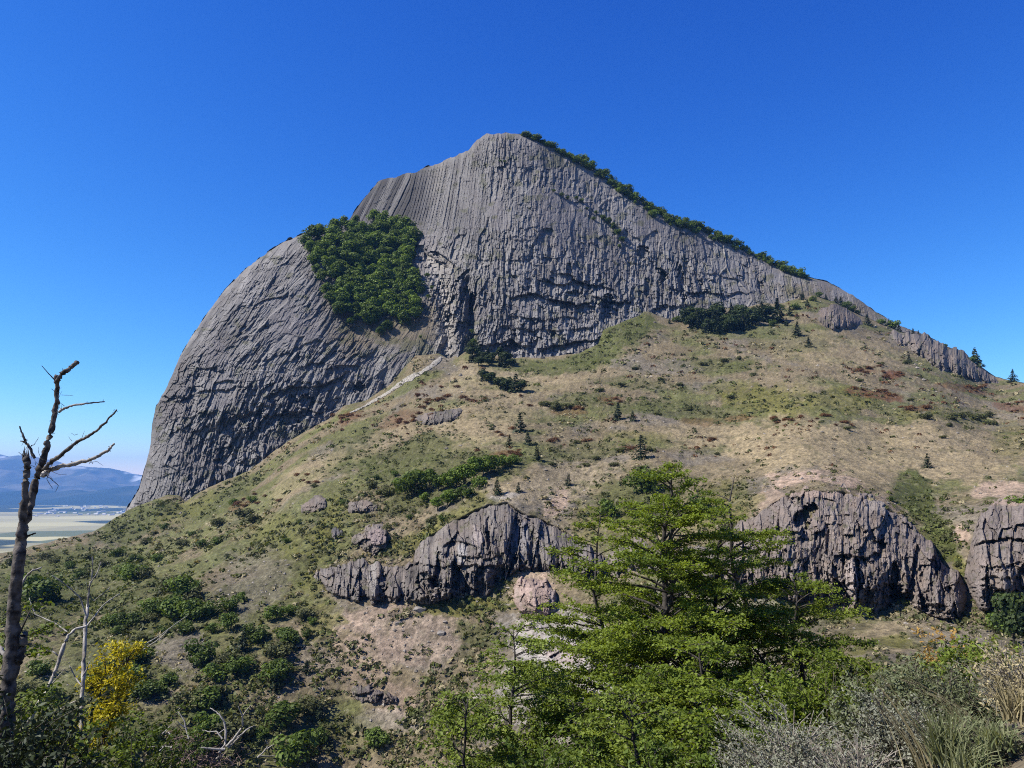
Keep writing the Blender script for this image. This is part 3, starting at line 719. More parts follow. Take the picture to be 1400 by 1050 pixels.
def build_far():
    # the flat valley floor: pale dry fields, dark belts of trees
    x = np.linspace(-26000, 3000, 640); y = np.geomspace(900, 13200, 520)
    X, Y = np.meshgrid(x, y)
    Z = np.full(X.shape, VZ) + 6 * fbm(X / 900, Y / 900, 3, 720)
    wx = X + 900 * fbm(X / 2500, Y / 2500, 2, 721); wy = Y + 900 * fbm(X / 2500, Y / 2500, 2, 722)
    f = hsh(np.floor(wx / 900), np.floor(wy / 620), 5)
    col = np.array((.45, .40, .20)) * (.65 + .6 * f)[..., None]
    col = albedo_mix(col, [(1.0 * (f > .82), (.14, .15, .055))])
    belt = sst(.10, .13, fbm(X / 620, Y / 700, 5, 723) + .19 * sst(7600, 10500, Y) - .045)
    col = albedo_mix(col, [(belt, (.045, .055, .03))])
    me = mesh_np("valley", np.stack([X, Y, Z], -1).reshape(-1, 3), gridfaces(*X.shape), [M_FAR], col.reshape(-1, 3), smooth=True)
    tag(link("valley", me), "wide valley floor of pale dry fields with dark tree belts, far below on the left", "valley", kind="structure")
    # foothills and the blue range
    def range_(name, pts, y0, y1, depth, label, seed, rough, c1, c2, snow=None):
        xs = np.linspace(-26000, 6000, 900); v = np.linspace(-.25, 1.25, 160)
        px, py = np.array(pts, float).T
        XX, VV = np.meshgrid(xs, v)
        pxx = 700 + XX / (y1) * FPX          # where the crest shows
        kz = ray(pxx, np.interp(pxx, px, py))[1]
        crest = kz * y1
        up = np.where(VV < 1, sst(-.1, 1.0, VV), 1 - .6 * (VV - 1) / .25)
        YY = y0 + (y1 - y0) * VV
        ridge = np.abs(fbm(XX / 1500, YY / 2600, 5, seed)) * 2
        ZZ = VZ - 30 + (crest - VZ + 30) * up - rough * ridge * np.clip(up, 0, 1) * (1 - .75 * sst(.8, 1, VV)) + rough * .5 * fbm(XX / 420, YY / 420, 4, seed + 9) * np.clip(1.1 - VV, .12, 1)
        t = sst(-.05, .15, fbm(XX / 900, YY / 900, 4, seed + 4))
        col = albedo_mix(np.tile(np.array(c1), XX.shape + (1,)), [(t, c2)])
        if snow is not None:
            col = albedo_mix(col, [(sst(.05, .2, fbm(XX / 260, YY / 500, 3, seed + 6) + .5 * (VV - 1.0)) * sst(.8, .97, VV), snow)])
        me = mesh_np(name, np.stack([XX, YY, ZZ], -1).reshape(-1, 3), gridfaces(*XX.shape), [M_FAR], np.clip(col, .01, .8).reshape(-1, 3), smooth=True)
        tag(link(name, me), label, "mountains" if "mount" in name else "hills", kind="structure")
    range_("hills", [(-500, 660), (-100, 672), (0, 674), (30, 671), (62, 668), (90, 673), (112, 669), (130, 672), (186, 664), (260, 668), (900, 670)], 11800, 14500, 0,
           "low dark wooded foothills with one pale clearing at the foot of the blue range", 730, 60, (.03, .04, .022), (.06, .065, .035))
    range_("mountains", [(-700, 590), (-300, 612), (-100, 610), (0, 620), (17, 624), (28, 622), (50, 624), (83, 630), (105, 636), (130, 638), (176, 642), (193, 645), (260, 655), (600, 640), (1200, 645)], 14700, 19000, 0,
           "long blue mountain range on the far left horizon with flecks of snow on its crest", 740, 420, (.075, .075, .05), (.20, .175, .13), (.8, .8, .8))
    # the pale clearing on the foothill
    cl = np.array([(63, 683), (70, 677), (82, 673), (104, 672), (117, 672), (112, 677), (105, 682), (85, 684)], float)


build_far()


def box_bm(V, F, c, s, rot, roofh):
    ca, sa = math.cos(rot), math.sin(rot)
    pts = [(-1, -1, 0), (1, -1, 0), (1, 1, 0), (-1, 1, 0), (-1, -1, 1), (1, -1, 1), (1, 1, 1), (-1, 1, 1), (-1, 0, 1 + roofh), (1, 0, 1 + roofh)]
    return np.array([(c[0] + s[0] * (x * ca - y * sa), c[1] + s[1] * (x * sa + y * ca), c[2] + s[2] * z) for x, y, z in pts])


def build_town():
    wm = plain_mat("house_wall", (.62, .60, .55), (.72, .69, .64)); rm = plain_mat("house_roof", (.45, .42, .40), (.60, .56, .52))
    first = None
    for k in range(64):
        px = 66 + 112 * rng.random() ** .8 if k < 54 else 20 + 60 * rng.random()
        py = 691 + 13 * rng.random() if k < 54 else 700 + 6 * rng.random()
        kx, kz = ray(px, py)
        d = (VZ + 3) / float(kz)
        if d > 12600 or d < 4000: continue
        s = (rng.uniform(12, 34), rng.uniform(9, 16), rng.uniform(6, 10))
        V = box_bm(None, None, (0, 0, 0), s, 0, .5)
        F = [(0, 1, 5, 4), (1, 2, 6, 5), (2, 3, 7, 6), (3, 0, 4, 7), (4, 5, 9, 8), (6, 7, 8, 9), (5, 6, 9, 9), (7, 4, 8, 8)]
        if first is None:
            me = bpy.data.meshes.new("house")
            me.from_pydata([tuple(p) for p in box_bm(None, None, (0, 0, 0), (1, 1, 1), 0, .5)], [], [(0, 1, 5, 4), (1, 2, 6, 5), (2, 3, 7, 6), (3, 0, 4, 7), (4, 5, 9, 8), (6, 7, 8, 9), (5, 6, 9), (7, 4, 8)])
            me.materials.append(wm); me.materials.append(rm)
            me.polygons[4].material_index = 1; me.polygons[5].material_index = 1
            first = link("house", me); o = first
        else:
            o = first.copy(); COL.objects.link(o)
        o.location = (float(kx) * d, d, VZ); o.scale = s; o.rotation_euler = (0, 0, rng.uniform(0, 3))
        tag(o, "tiny pale house of the distant town in the valley", "house", "houses of the far town")


build_town()


def build_haze():
    x0, x1, y0, y1, z0, z1 = -27000, 7000, -300, 20500, VZ - 420, 660
    V = [(x, y, z) for z in (z0, z1) for y in (y0, y1) for x in (x0, x1)]
    F = [(0, 2, 3, 1), (4, 5, 7, 6), (0, 1, 5, 4), (2, 6, 7, 3), (0, 4, 6, 2), (1, 3, 7, 5)]
    me = bpy.data.meshes.new("haze"); me.from_pydata(V, [], F)
    m = bpy.data.materials.new("haze_air"); m.use_nodes = True
    n, l = m.node_tree.nodes, m.node_tree.links
    n.remove(n["Principled BSDF"])
    pv = n.new("ShaderNodeVolumePrincipled")
    pv.inputs['Color'].default_value = (.14, .38, .86, 1); pv.inputs['Density'].default_value = 4.6e-5; pv.inputs['Anisotropy'].default_value = 0.0
    l.new(pv.outputs[0], n["Material Output"].inputs['Volume'])
    me.materials.append(m)
    tag(link("haze", me), "thin blue air haze that fades the far range and the valley", "haze", kind="stuff")


build_haze()

# ------------------------------------------------------------------ plant building blocks
def unit(v):
    return v / (np.linalg.norm(v, axis=-1, keepdims=True) + 1e-9)


def cards(pos, nrm, size, aspect=0.6, r=None, along=None):
    """one leaf quad (a lozenge) per point, lying across nrm"""
    r = r or rng
    n = len(pos)
    nrm = unit(nrm)
    a = r.normal(size=(n, 3)) if along is None else along
    t = unit(a - nrm * (a * nrm).sum(-1, keepdims=True))
    b = np.cross(nrm, t)
    s = np.broadcast_to(np.asarray(size, float), (n,))[:, None]
    V = np.stack([pos - t * s, pos + b * s * aspect, pos + t * s, pos - b * s * aspect], 1).reshape(-1, 3)
    return V, np.arange(4 * n).reshape(n, 4)


def tube(pts, rad, k=6):
    pts = np.asarray(pts, float); rad = np.broadcast_to(np.asarray(rad, float), (len(pts),))
    d = np.gradient(pts, axis=0); d = unit(d)
    up = np.where(np.abs(d[:, 2:3]) > .9, np.array([[1., 0, 0]]), np.array([[0, 0, 1.]]))
    u = unit(np.cross(d, up)); w = np.cross(d, u)
    an = np.arange(k) * 2 * np.pi / k
    ring = pts[:, None] + rad[:, None, None] * (np.cos(an)[None, :, None] * u[:, None] + np.sin(an)[None, :, None] * w[:, None])
    V = ring.reshape(-1, 3)
    F = []
    i = np.arange(len(pts) - 1)[:, None] * k; j = np.arange(k)[None]; j2 = (j + 1) % k
    F = np.stack([i + j, i + j2, i + k + j2, i + k + j], -1).reshape(-1, 4)
    V = np.concatenate([V, pts[-1:] + d[-1:] * rad[-1]], 0)
    c = (len(pts) - 1) * k
    tip = np.stack([c + np.arange(k), c + (np.arange(k) + 1) % k, np.full(k, len(V) - 1), np.full(k, len(V) - 1)], -1)
    return V, np.concatenate([F, tip], 0)


class Acc:
    def __init__(s):
        s.V, s.F, s.C, s.M, s.n = [], [], [], [], 0

    def add(s, VF, c=0.5, m=0):
        V, F = VF
        s.V.append(V); s.F.append(F + s.n); s.n += len(V)
        c = np.asarray(c, float)
        s.C.append(np.full(len(V), float(c)) if c.ndim == 0 else np.repeat(c, len(V) // len(c)))
        s.M.append(np.full(len(F), m))
        return s

    def mesh(s, name, mats, smooth=False):
        V = np.concatenate(s.V); F = np.concatenate(s.F); C = np.concatenate(s.C)
        # degenerate tips are quads with a doubled corner: keep them as thin quads
        return mesh_np(name, V, F, mats, np.repeat(np.clip(C, 0, 1)[:, None], 3, 1), smooth, np.concatenate(s.M))


L_DARK = leaf_mat("leaf_dark", (.042, .072, .010), (.135, .19, .028), .3, .28)
L_WOOD = leaf_mat("leaf_wood", (.046, .085, .009), (.165, .235, .026), .3, .32)
L_OLIVE = leaf_mat("leaf_olive", (.05, .058, .018), (.13, .135, .045), .2, .25)
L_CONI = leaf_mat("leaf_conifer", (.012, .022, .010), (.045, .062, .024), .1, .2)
L_RUST = leaf_mat("leaf_rust", (.075, .035, .014), (.21, .10, .04), .2, .3)
L_BEECH = leaf_mat("leaf_beech", (.07, .11, .014), (.24, .305, .036), .4, .08)
L_BRIGHT = leaf_mat("leaf_bright", (.075, .115, .017), (.235, .295, .045), .35, .1)
L_YELLOW = leaf_mat("leaf_yellow", (.22, .22, .012), (.72, .58, .03), .35, .1)
L_GREY = leaf_mat("leaf_grey", (.115, .12, .08), (.32, .325, .25), .2, .1)
L_SAGE = leaf_mat("leaf_sage", (.065, .085, .034), (.235, .255, .135), .2, .1)
L_ORANGE = leaf_mat("leaf_orange", (.30, .16, .04), (.55, .36, .10), .3, .1)
L_STRAW = leaf_mat("grass_straw", (.20, .165, .085), (.42, .36, .21), .2, .1)
L_GRASS = leaf_mat("grass_green", (.09, .115, .045), (.30, .31, .17), .3, .1)
M_BARK = plain_mat("bark_dark", (.018, .015, .013), (.075, .066, .058), 9, .9, .6, .02)
M_DEADB = plain_mat("bark_dead", (.018, .015, .013), (.15, .13, .112), 14, .9, .9, .02)
M_TWIG = plain_mat("grey_twigs", (.15, .125, .10), (.33, .295, .25), 12)
M_SNAG = plain_mat("bare_wood", (.17, .15, .13), (.47, .435, .39), 12, .85, .4, .01)
M_STEM = plain_mat("shrub_stem", (.05, .04, .03), (.13, .11, .09), 10, .9)


def lumps(r, k, rx, ry, rz, cz, lr):
    c = unit(r.normal(size=(k, 3))) * (r.random((k, 1)) ** .4)
    c = c * np.array([rx, ry, rz]) + np.array([0, 0, cz])
    return c, lr * (.7 + .6 * r.random(k))


def crown_cards(acc, r, n, k, rx, ry, rz, cz, lr, size, m=0, upbias=.25):
    c, R_ = lumps(r, k, rx, ry, rz, cz, lr)
    tone = r.random(k)
    i = r.integers(0, k, n)
    d = unit(r.normal(size=(n, 3)) + np.array([0, 0, upbias]))
    p = c[i] + d * R_[i][:, None] * (.72 + .36 * r.random((n, 1))) * np.array([1, 1, .85])
    p[:, 2] = np.maximum(p[:, 2], .01 + .05 * r.random(n))
    nn = d + .55 * r.normal(size=(n, 3)) + np.array([0, 0, .25])
    acc.add(cards(p, nn, size * (.6 + .8 * r.random(n)), .62, r), .5 * tone[i] + .5 * r.random(n), m)


def m_tree(seed, leaf, bark=M_BARK):
    r = np.random.default_rng(seed); a = Acc()
    h = .38 + .1 * r.random()
    a.add(tube([(0, 0, -.1), (.01, .01, .2), (.03 * r.normal(), .03 * r.normal(), h + .15)], [.028, .022, .012], 5), .5, 1)
    for q in range(4):
        an = r.random() * 6.3
        a.add(tube([(0, 0, .25 + .08 * q), (.12 * math.cos(an), .12 * math.sin(an), .42 + .08 * q), (.25 * math.cos(an), .25 * math.sin(an), .52 + .08 * q)], [.012, .008, .004], 4), .5, 1)
    crown_cards(a, r, 1500, 15, .27, .27, .30, .58, .17, .040)
    return a.mesh("tree", [leaf, bark])


def m_shrub(seed, leaf, flat=1.0, n=950):
    r = np.random.default_rng(seed); a = Acc()
    for q in range(5):
        an = r.random() * 6.3
        a.add(tube([(0, 0, -.1), (.1 * math.cos(an), .1 * math.sin(an), .2), (.28 * math.cos(an), .28 * math.sin(an), .55 * flat)], [.02, .014, .006], 4), .5, 1)
    crown_cards(a, r, n, 12, .40, .40, .30 * flat, .42 * flat, .23, .05)
    return a.mesh("shrub", [leaf, M_STEM])


def m_conifer(seed, leaf=L_CONI):
    r = np.random.default_rng(seed); a = Acc()
    a.add(tube([(0, 0, -.1), (0, 0, .5), (0, 0, 1.0)], [.03, .018, .003], 5), .5, 1)
    wid = .24 + .1 * r.random(); lean = .04 * r.normal(size=2)
    z = .06 + .92 * r.random(420) ** 1.15
    layer = np.round(z * 11) / 11
    z = .55 * z + .45 * layer
    an = r.random(420) * 6.283
    lop = 1 + .35 * np.sin(an * 2 + r.random() * 6) * r.random()
    rad = (1.02 - z) * wid * (.35 + .75 * r.random(420)) * lop * (.75 + .5 * hsh(np.round(z * 11), seed))
    d = np.stack([np.cos(an), np.sin(an), 0 * an], -1)
    p = d * rad[:, None] + np.stack([lean[0] * z, lean[1] * z, z - .22 * rad], -1)
    nn = d * .35 + np.array([0, 0, .8]) + .5 * r.normal(size=(420, 3))
    a.add(cards(p, nn, .062 * (.6 + .7 * r.random(420)) * (1.25 - .6 * z), .5, r, along=d + .3 * r.normal(size=d.shape)), r.random(420), 0)
    return a.mesh("conifer", [leaf, M_BARK])


TREES = [m_tree(800 + k, L_WOOD) for k in range(6)]
SHRUB_D = [m_shrub(820 + k, L_DARK) for k in range(5)]
SHRUB_W = [m_shrub(825 + k, L_WOOD) for k in range(4)]
SHRUB_O = [m_shrub(830 + k, L_OLIVE, .75) for k in range(5)]
SHRUB_R = [m_shrub(840 + k, L_RUST, .6, 600) for k in range(4)]
TREES_D = [m_tree(870 + k, leaf_mat('leaf_grove', (.020, .036, .010), (.062, .088, .024), .2, .15)) for k in range(4)]
CONI = [m_conifer(850 + k) for k in range(5)]


def place(pool, name, p, h, label, cat, group=None, wide=1.0, sink=.06):
    me = pool[int(rng.integers(0, len(pool)))]
    o = link(name, me)
    o.location = (p[0], p[1], p[2] - sink * h)
    o.scale = (h * wide * rng.uniform(.9, 1.1), h * wide * rng.uniform(.9, 1.1), h)
    o.rotation_euler = (0, 0, rng.uniform(0, 6.28))
    return tag(o, label, cat, group)


def in_poly(x, y, poly):
    p = np.array(poly, float); c = np.zeros(np.shape(x), bool)
    for (x0, y0), (x1, y1) in zip(p, np.roll(p, -1, 0)):
        c ^= ((y0 > y) != (y1 > y)) & (x < (x1 - x0) * (y - y0) / (y1 - y0 + 1e-12) + x0)
    return c


def fill(poly, step, jit=.45):
    p = np.array(poly, float); out = []
    row = 0
    y = p[:, 1].min()
    while y < p[:, 1].max():
        x = p[:, 0].min() + (row % 2) * step * .5
        while x < p[:, 0].max():
            q = (x + step * jit * rng.normal(), y + step * jit * .6 * rng.normal())
            if in_poly(q[0], q[1], poly): out.append(q)
            x += step
        y += step * .72; row += 1
    return out


def on_dome(px, py, off=1.0):
    return P(px, py, float(dome_surf(np.array([px]), np.array([py]))[0]) - off)


# the wood that fills the notch between the two rock masses
for x, y in fill([(412, 336), (430, 326), (468, 314), (500, 300), (538, 304), (562, 324), (572, 346), (560, 362), (558, 374), (566, 374), (570, 392), (570, 415), (552, 432), (510, 452), (488, 446), (466, 426), (452, 402), (456, 378), (426, 354)], 11) + [(446, 402), (452, 416), (462, 432), (478, 444), (530, 452), (552, 444), (566, 424), (574, 402), (432, 372), (428, 362), (568, 436), (520, 458), (440, 384)]:
    p = on_dome(x, y, 1.5)
    place(TREES, "tree", p, rng.choice([8, 11, 13, 15, 17.5]) * rng.uniform(.9, 1.1), "round dark green tree packed in the wood that fills the mountain's notch", "tree", "trees of the wood in the mountain notch", 1.12, .22)
# scrub along the crest that falls to the right
for t in np.linspace(0, 1, 150):
    x = 716 + (1104 - 716) * (t + .004 * rng.normal())
    top = np.interp(x, *np.array(SIL, float).T)
    band = np.interp(x, [716, 760, 800, 860, 900, 950, 1000, 1050, 1104], [2, 7, 9, 13, 20, 13, 10, 7, 3])
    y = top + 1 + band * .8 * rng.random() ** 1.3
    p = on_dome(x, y, 1.0)
    place(SHRUB_D + SHRUB_W * 2, "crest_shrub", p, rng.choice([3.2, 4.5, 5.5, 7, 8.8]) * rng.uniform(.9, 1.1), "low dark green shrub in the scrub along the mountain's sloping crest", "shrub", "shrubs along the mountain crest", 1.15)
for x, y, h in [(757, 262, 3), (768, 268, 4), (776, 272, 3.5), (788, 272, 3.5), (795, 276, 4), (815, 292, 3.5), (824, 299, 5), (832, 305, 6), (839, 312, 6), (845, 320, 6), (851, 330, 5), (847, 338, 3.5), (690, 222, 3), (684, 221, 2.5), (812, 300, 3), (520, 318, 2), (803, 286, 2.5)]:
    place(SHRUB_D, "ledge_shrub", on_dome(x, y, 1.0), h * 1.05, "small dark shrub clinging to a crack high in the main rock face", "shrub", "shrubs in the cracks of the rock face", 1.1)
for x, y, h in [(648, 470, 5), (645, 455, 4), (652, 482, 6), (655, 492, 5), (640, 488, 4), (590, 395, 3.5), (584, 378, 4), (578, 398, 5), (586, 408, 4), (545, 435, 4), (560, 445, 3), (575, 462, 3), (520, 447, 3)]:
    place(SHRUB_D, "gully_shrub", on_dome(x, y, 2.0), h, "dark bush in the stony gully at the foot of the main rock face", "shrub", "bushes of the mountain gully", 1.0)


def hill_put(pool, name, lst, label, cat, group, wide=1.0, mul=1.0):
    for x, y, hp in lst:
        p = on_hill(x, y)[0]
        h = hp * p[1] / FPX * mul
        place(pool, name, p, h, label, cat, group, wide)


# dark conifer clumps
g = [(x, y, rng.uniform(19, 27)) for x, y in fill([(926, 446), (940, 438), (975, 436), (1010, 436), (1050, 432), (1056, 438), (1035, 446), (1000, 460), (985, 463), (962, 455)], 7.5)]
hill_put(CONI + TREES_D * 2, "conifer", g, "dark evergreen in the dense grove under the right rock face", "tree", "evergreens of the grove under the right rock face", 1.3)
g = [(x, y, rng.uniform(14, 20)) for x, y in fill([(640, 494), (658, 486), (700, 492), (714, 502), (705, 507), (655, 500)], 9)] + [(646, 488, 26), (668, 494, 22), (690, 498, 24)]
hill_put(CONI + TREES_D * 2, "conifer", g, "dark evergreen in the clump touching the foot of the main rock face", "tree", "evergreens at the foot of the main rock face", 1.35)
g = [(x, y, rng.uniform(16, 22)) for x, y in fill([(658, 520), (690, 522), (712, 530), (714, 537), (690, 534), (664, 526)], 9)] + [(661, 521, 18), (704, 535, 28), (712, 536, 20)]
hill_put(CONI + TREES_D * 2, "conifer", g, "dark evergreen in the small clump standing free on the tan meadow", "tree", "evergreens of the free standing clump", 1.35)
# lone conifers, each with its own label
for x, y, hp, lab in [(711, 593, 20, "pointed small conifer alone on the tan meadow, tallest of the scattered row"),
                      (697, 612, 13, "small dark conifer with a rusty bush at its foot, just above the shrub belt"), (722, 610, 15, "small broad conifer just right of the pointed lone one on the tan meadow"),
                      (736, 633, 16, "lopsided small conifer with a low bush leaning off its right side"), (776, 664, 13, "small round conifer standing above the pale earth scar of the dark cliff"),
                      (681, 678, 16, "small conifer standing right on the brow of the dark cliff band"), (708, 674, 10, "tiny conifer on the grass behind the brow of the dark cliff band"),
                      (844, 575, 18, "pointed small conifer at the edge of the green patch in mid slope"), (866, 579, 11, "tiny conifer beside the pointed one at the edge of the green patch"),
                      (1268, 638, 15, "lone dark conifer in the wide tan meadow above the right cliffs"), (1090, 460, 15, "small conifer on the bare slope right of the dense grove"),
                      (1106, 477, 11, "tiny conifer on the bare slope under the rounded outcrop"), (1063, 440, 26, "tall conifer at the right end of the dense grove, by the rock foot"),
                      (1243, 495, 9, "tiny dark conifer left of the stepped ridge outcrop"), (1186, 444, 12, "small bush like conifer beside the rounded outcrop of dark columns"),
                      (1336, 500, 20, "wind bent conifer on the crest of the right ridge"), (1385, 522, 14, "lone conifer on the skyline at the low end of the right ridge"),
                      (1353, 746, 9, "tiny conifer on the slope between the two right cliffs")]:
    hill_put(CONI, "conifer", [(x, y, hp * 1.4)], lab, "conifer", None, 1.3)
hill_put(CONI + SHRUB_D, "ridge_bush", [(1150, 410, 14), (1158, 413, 13), (1165, 416, 12), (1205, 436, 11), (1215, 440, 13), (1221, 444, 16), (1229, 447, 13), (1248, 456, 11), (1255, 459, 10), (1271, 465, 9), (1330, 496, 13), (1293, 474, 6), (1143, 404, 10), (1120, 400, 10), (1130, 404, 9), (1098, 396, 9), (1173, 412, 8)],
         "dark evergreen bush on the rocky crest of the right ridge", "bush", "evergreen bushes on the right ridge", 1.2)
hill_put(SHRUB_D + CONI, "slope_bush", [(1080, 432, 16), (1088, 424, 12), (1075, 446, 13), (1065, 424, 12), (1104, 420, 12), (1112, 412, 10), (1096, 410, 10), (1056, 446, 13), (1050, 440, 15), (1020, 452, 12), (945, 447, 9), (915, 442, 8), (925, 420, 12), (945, 414, 10)],
         "dark bush on the stony slope around the dense evergreen grove", "bush", "bushes around the evergreen grove", 1.2)
# the belt of shrubs across the middle of the slope
hill_put(TREES + SHRUB_D, "belt_shrub", [(566, 678, 44), (588, 668, 30), (600, 672, 28), (612, 672, 32), (624, 670, 34), (636, 668, 34), (648, 662, 36), (660, 656, 36), (670, 650, 32), (682, 644, 24), (692, 640, 22), (703, 636, 18), (612, 692, 26), (598, 700, 22), (545, 674, 22), (640, 682, 22), (625, 684, 22), (580, 686, 18), (655, 670, 22), (555, 668, 20), (575, 660, 18)],
         "dense green shrub in the belt that climbs the slope above the dark cliff", "shrub", "shrubs of the belt above the dark cliff", 1.15)
# shrubs one can tell apart
for x, y, hp, wd, pool, lab in [
        (876, 630, 34, 1.2, CONI, "broad dark conifer above the beech crowns, a rusty bush on its left"), (883, 672, 46, 1.15, SHRUB_D, "large round green shrub directly above the tallest beech"),
        (832, 708, 34, 1.1, SHRUB_D, "green shrub under the large round one, left of the tallest beech"), (870, 702, 26, 1.3, SHRUB_O, "olive bush between the two big green shrubs and the beech top"),
        (958, 697, 30, 1.2, SHRUB_D, "dark shrub seen between the two tallest beeches"), (1396, 694, 30, 1.3, SHRUB_D, "round dark bush on the brow of the rightmost cliff"),
        (1218, 680, 9, 1.2, SHRUB_D, "very small dark bush beside the green gully in the tan meadow"), (376, 848, 27, 1.1, SHRUB_D, "round green bush alone on bare ground left of the dark cliff's end"),
        (274, 910, 44, 1.15, SHRUB_D, "large bright green round bush on the lower left slope"), (313, 862, 30, 1.0, SHRUB_D, "dark bush up and right of the large round green bush"),
        (331, 890, 34, 1.0, CONI, "dark upright bush with pale wood beside it on the lower left slope"), (309, 912, 28, 1.2, SHRUB_O, "olive bush touching the right side of the large round green bush"),
        (177, 935, 24, 1.2, CONI, "nearly black small bush right beside the yellow shrub"), (204, 934, 13, 1.1, CONI, "tiny black bush right of the nearly black one by the yellow shrub"),
        (231, 938, 20, 1.2, SHRUB_D, "small green bush below the bare stick on the lower left slope"), (280, 962, 34, 1.4, SHRUB_O, "wide olive bush above the fallen dead crown"),
        (284, 1006, 40, 1.1, SHRUB_D, "dark green bush right behind the fallen dead crown"), (57, 826, 52, 1.3, SHRUB_D, "large dark green bush just right of the dead trunk"),
        (516, 1024, 32, 1.25, SHRUB_D, "round bush low on the bare scree under the small hollow outcrop"), (490, 1034, 13, 1.3, SHRUB_O, "small olive bush left of the round bush on the bare scree"),
        (407, 1046, 60, 1.2, SHRUB_D, "large green bush at the lower edge of the picture left of the bare scree"), (658, 902, 15, 1.0, CONI, "tiny black conifer left of the pale rock outcrop"),
        (420, 920, 18, 1.3, CONI, "dark small bush at the left margin of the bare scree"), (377, 944, 27, 1.15, CONI, "dark conifer like bush left of the bare scree"),
        (421, 972, 30, 1.5, SHRUB_O, "grey green spreading bush at the left margin of the bare scree"), (437, 985, 24, 1.0, CONI, "dark bush at the lower right side of the grey green spreading bush"),
        (760, 563, 16, 1.5, SHRUB_O, "wide olive bush in mid slope below the free standing clump"), (1388, 884, 84, .8, TREES_D, "dark green open tree at the right border in front of the rightmost cliff"),
        (1368, 862, 34, 1.1, SHRUB_D, "green bush at the left foot of the open tree by the right border")]:
    hill_put(pool, "tree" if "tree" in lab else "bush", [(x, y, hp)], lab, "tree" if "tree" in lab else "bush", None, wd)
hill_put(SHRUB_D + SHRUB_O, "slope_bush", [(183, 798, 34), (172, 792, 26), (196, 796, 24), (248, 822, 38), (232, 812, 30), (262, 826, 26), (240, 850, 40), (222, 846, 34), (262, 850, 36), (282, 846, 30), (205, 846, 26), (168, 862, 26), (150, 858, 22), (184, 860, 20), (194, 878, 14), (232, 930, 12), (197, 958, 30), (214, 952, 24), (240, 800, 20), (160, 960, 24), (290, 866, 16), (222, 870, 14)],
         "dark green bush in the thicket across the lower left slope", "bush", "bushes of the thicket on the lower left slope", 1.2)
hill_put(SHRUB_D + SHRUB_O, "slope_bush", [(250, 748, 16), (300, 722, 18), (335, 708, 22), (346, 718, 18), (276, 752, 14), (295, 748, 14), (320, 690, 12), (345, 688, 12), (200, 744, 14), (225, 725, 12), (160, 760, 16), (120, 765, 14), (140, 775, 16), (95, 778, 14), (75, 770, 12), (215, 770, 14), (185, 770, 16), (262, 735, 12), (60, 765, 14), (110, 790, 16), (20, 775, 18), (30, 800, 24), (508, 668, 15), (528, 678, 20), (515, 655, 10), (470, 690, 10), (430, 670, 10), (392, 748, 10), (530, 725, 13), (590, 715, 14), (605, 712, 12), (560, 710, 9), (540, 650, 10), (672, 590, 7)],
         "small green bush on the grassy slope left of the dark cliff", "bush", "bushes on the grassy left slope", 1.25)
hill_put(SHRUB_O, "slope_bush", [(760, 556, 13), (745, 556, 12), (775, 560, 12), (700, 535, 9), (820, 535, 9), (850, 530, 9), (905, 520, 8), (870, 505, 8), (930, 528, 8), (960, 500, 8), (990, 495, 9), (1010, 492, 8), (1030, 515, 8), (940, 560, 9), (900, 566, 9), (1000, 545, 9), (1265, 575, 13), (1300, 572, 13), (1315, 570, 15), (1335, 572, 15), (1350, 570, 12), (1298, 586, 9), (1355, 580, 11), (1245, 548, 7), (1160, 590, 8), (1060, 575, 8), (840, 640, 9), (815, 632, 9), (800, 640, 8), (790, 610, 8), (850, 622, 10), (1296, 752, 9), (1310, 770, 9), (1290, 735, 8), (720, 655, 7), (755, 640, 7), (980, 620, 6), (1290, 600, 7), (1205, 500, 7), (1175, 520, 7), (1255, 480, 9), (1240, 500, 9), (890, 618, 11)],
         "low olive bush among the dry grass of the upper slope", "bush", "low olive bushes on the upper slope", 1.6)
lst = []
for _ in range(40):
    x, y = rng.uniform(25, 450), rng.uniform(775, 1050)
    if y > 800 + (x - 250) * .1 and not (455 < x < 600):
        lst.append((x, y, rng.uniform(16, 40) * (.6 + .6 * (y - 760) / 290)))
hill_put(SHRUB_D * 2 + SHRUB_O, "slope_bush", lst, "soft green bush scattered over the lower left slope", "bush", "scattered bushes of the lower left slope", 1.25)
# rusty low shrubs
rl = []
for x, y, rx, ry, n in [(1220, 514, 16, 4, 7), (1182, 507, 20, 4, 6), (1205, 538, 30, 5, 8), (1258, 560, 20, 4, 7), (1325, 532, 34, 4, 8), (1388, 556, 18, 4, 4), (585, 560, 22, 16, 10), (600, 545, 30, 10, 8), (480, 572, 24, 8, 7), (690, 624, 18, 7, 8), (840, 548, 20, 4, 5), (780, 560, 30, 6, 6), (540, 578, 26, 10, 6),
                        (760, 605, 10, 3, 3), (800, 608, 10, 3, 3), (975, 603, 8, 3, 3), (1065, 575, 18, 3, 5), (1120, 570, 18, 3, 4), (860, 616, 12, 5, 5), (330, 690, 16, 8, 6), (420, 660, 30, 14, 5), (1160, 580, 30, 4, 4), (665, 600, 60, 20, 5), (575, 545, 12, 5, 3), (640, 545, 12, 3, 3), (360, 680, 20, 10, 4)]:
    for _ in range(n):
        rl.append((x + rx * rng.normal() * .6, y + ry * rng.normal() * .6, rng.uniform(5, 9)))
hill_put(SHRUB_R, "rust_shrub", rl, "rust brown low shrub among the dry grass of the slope", "shrub", "rust brown shrubs on the slope", 1.5)

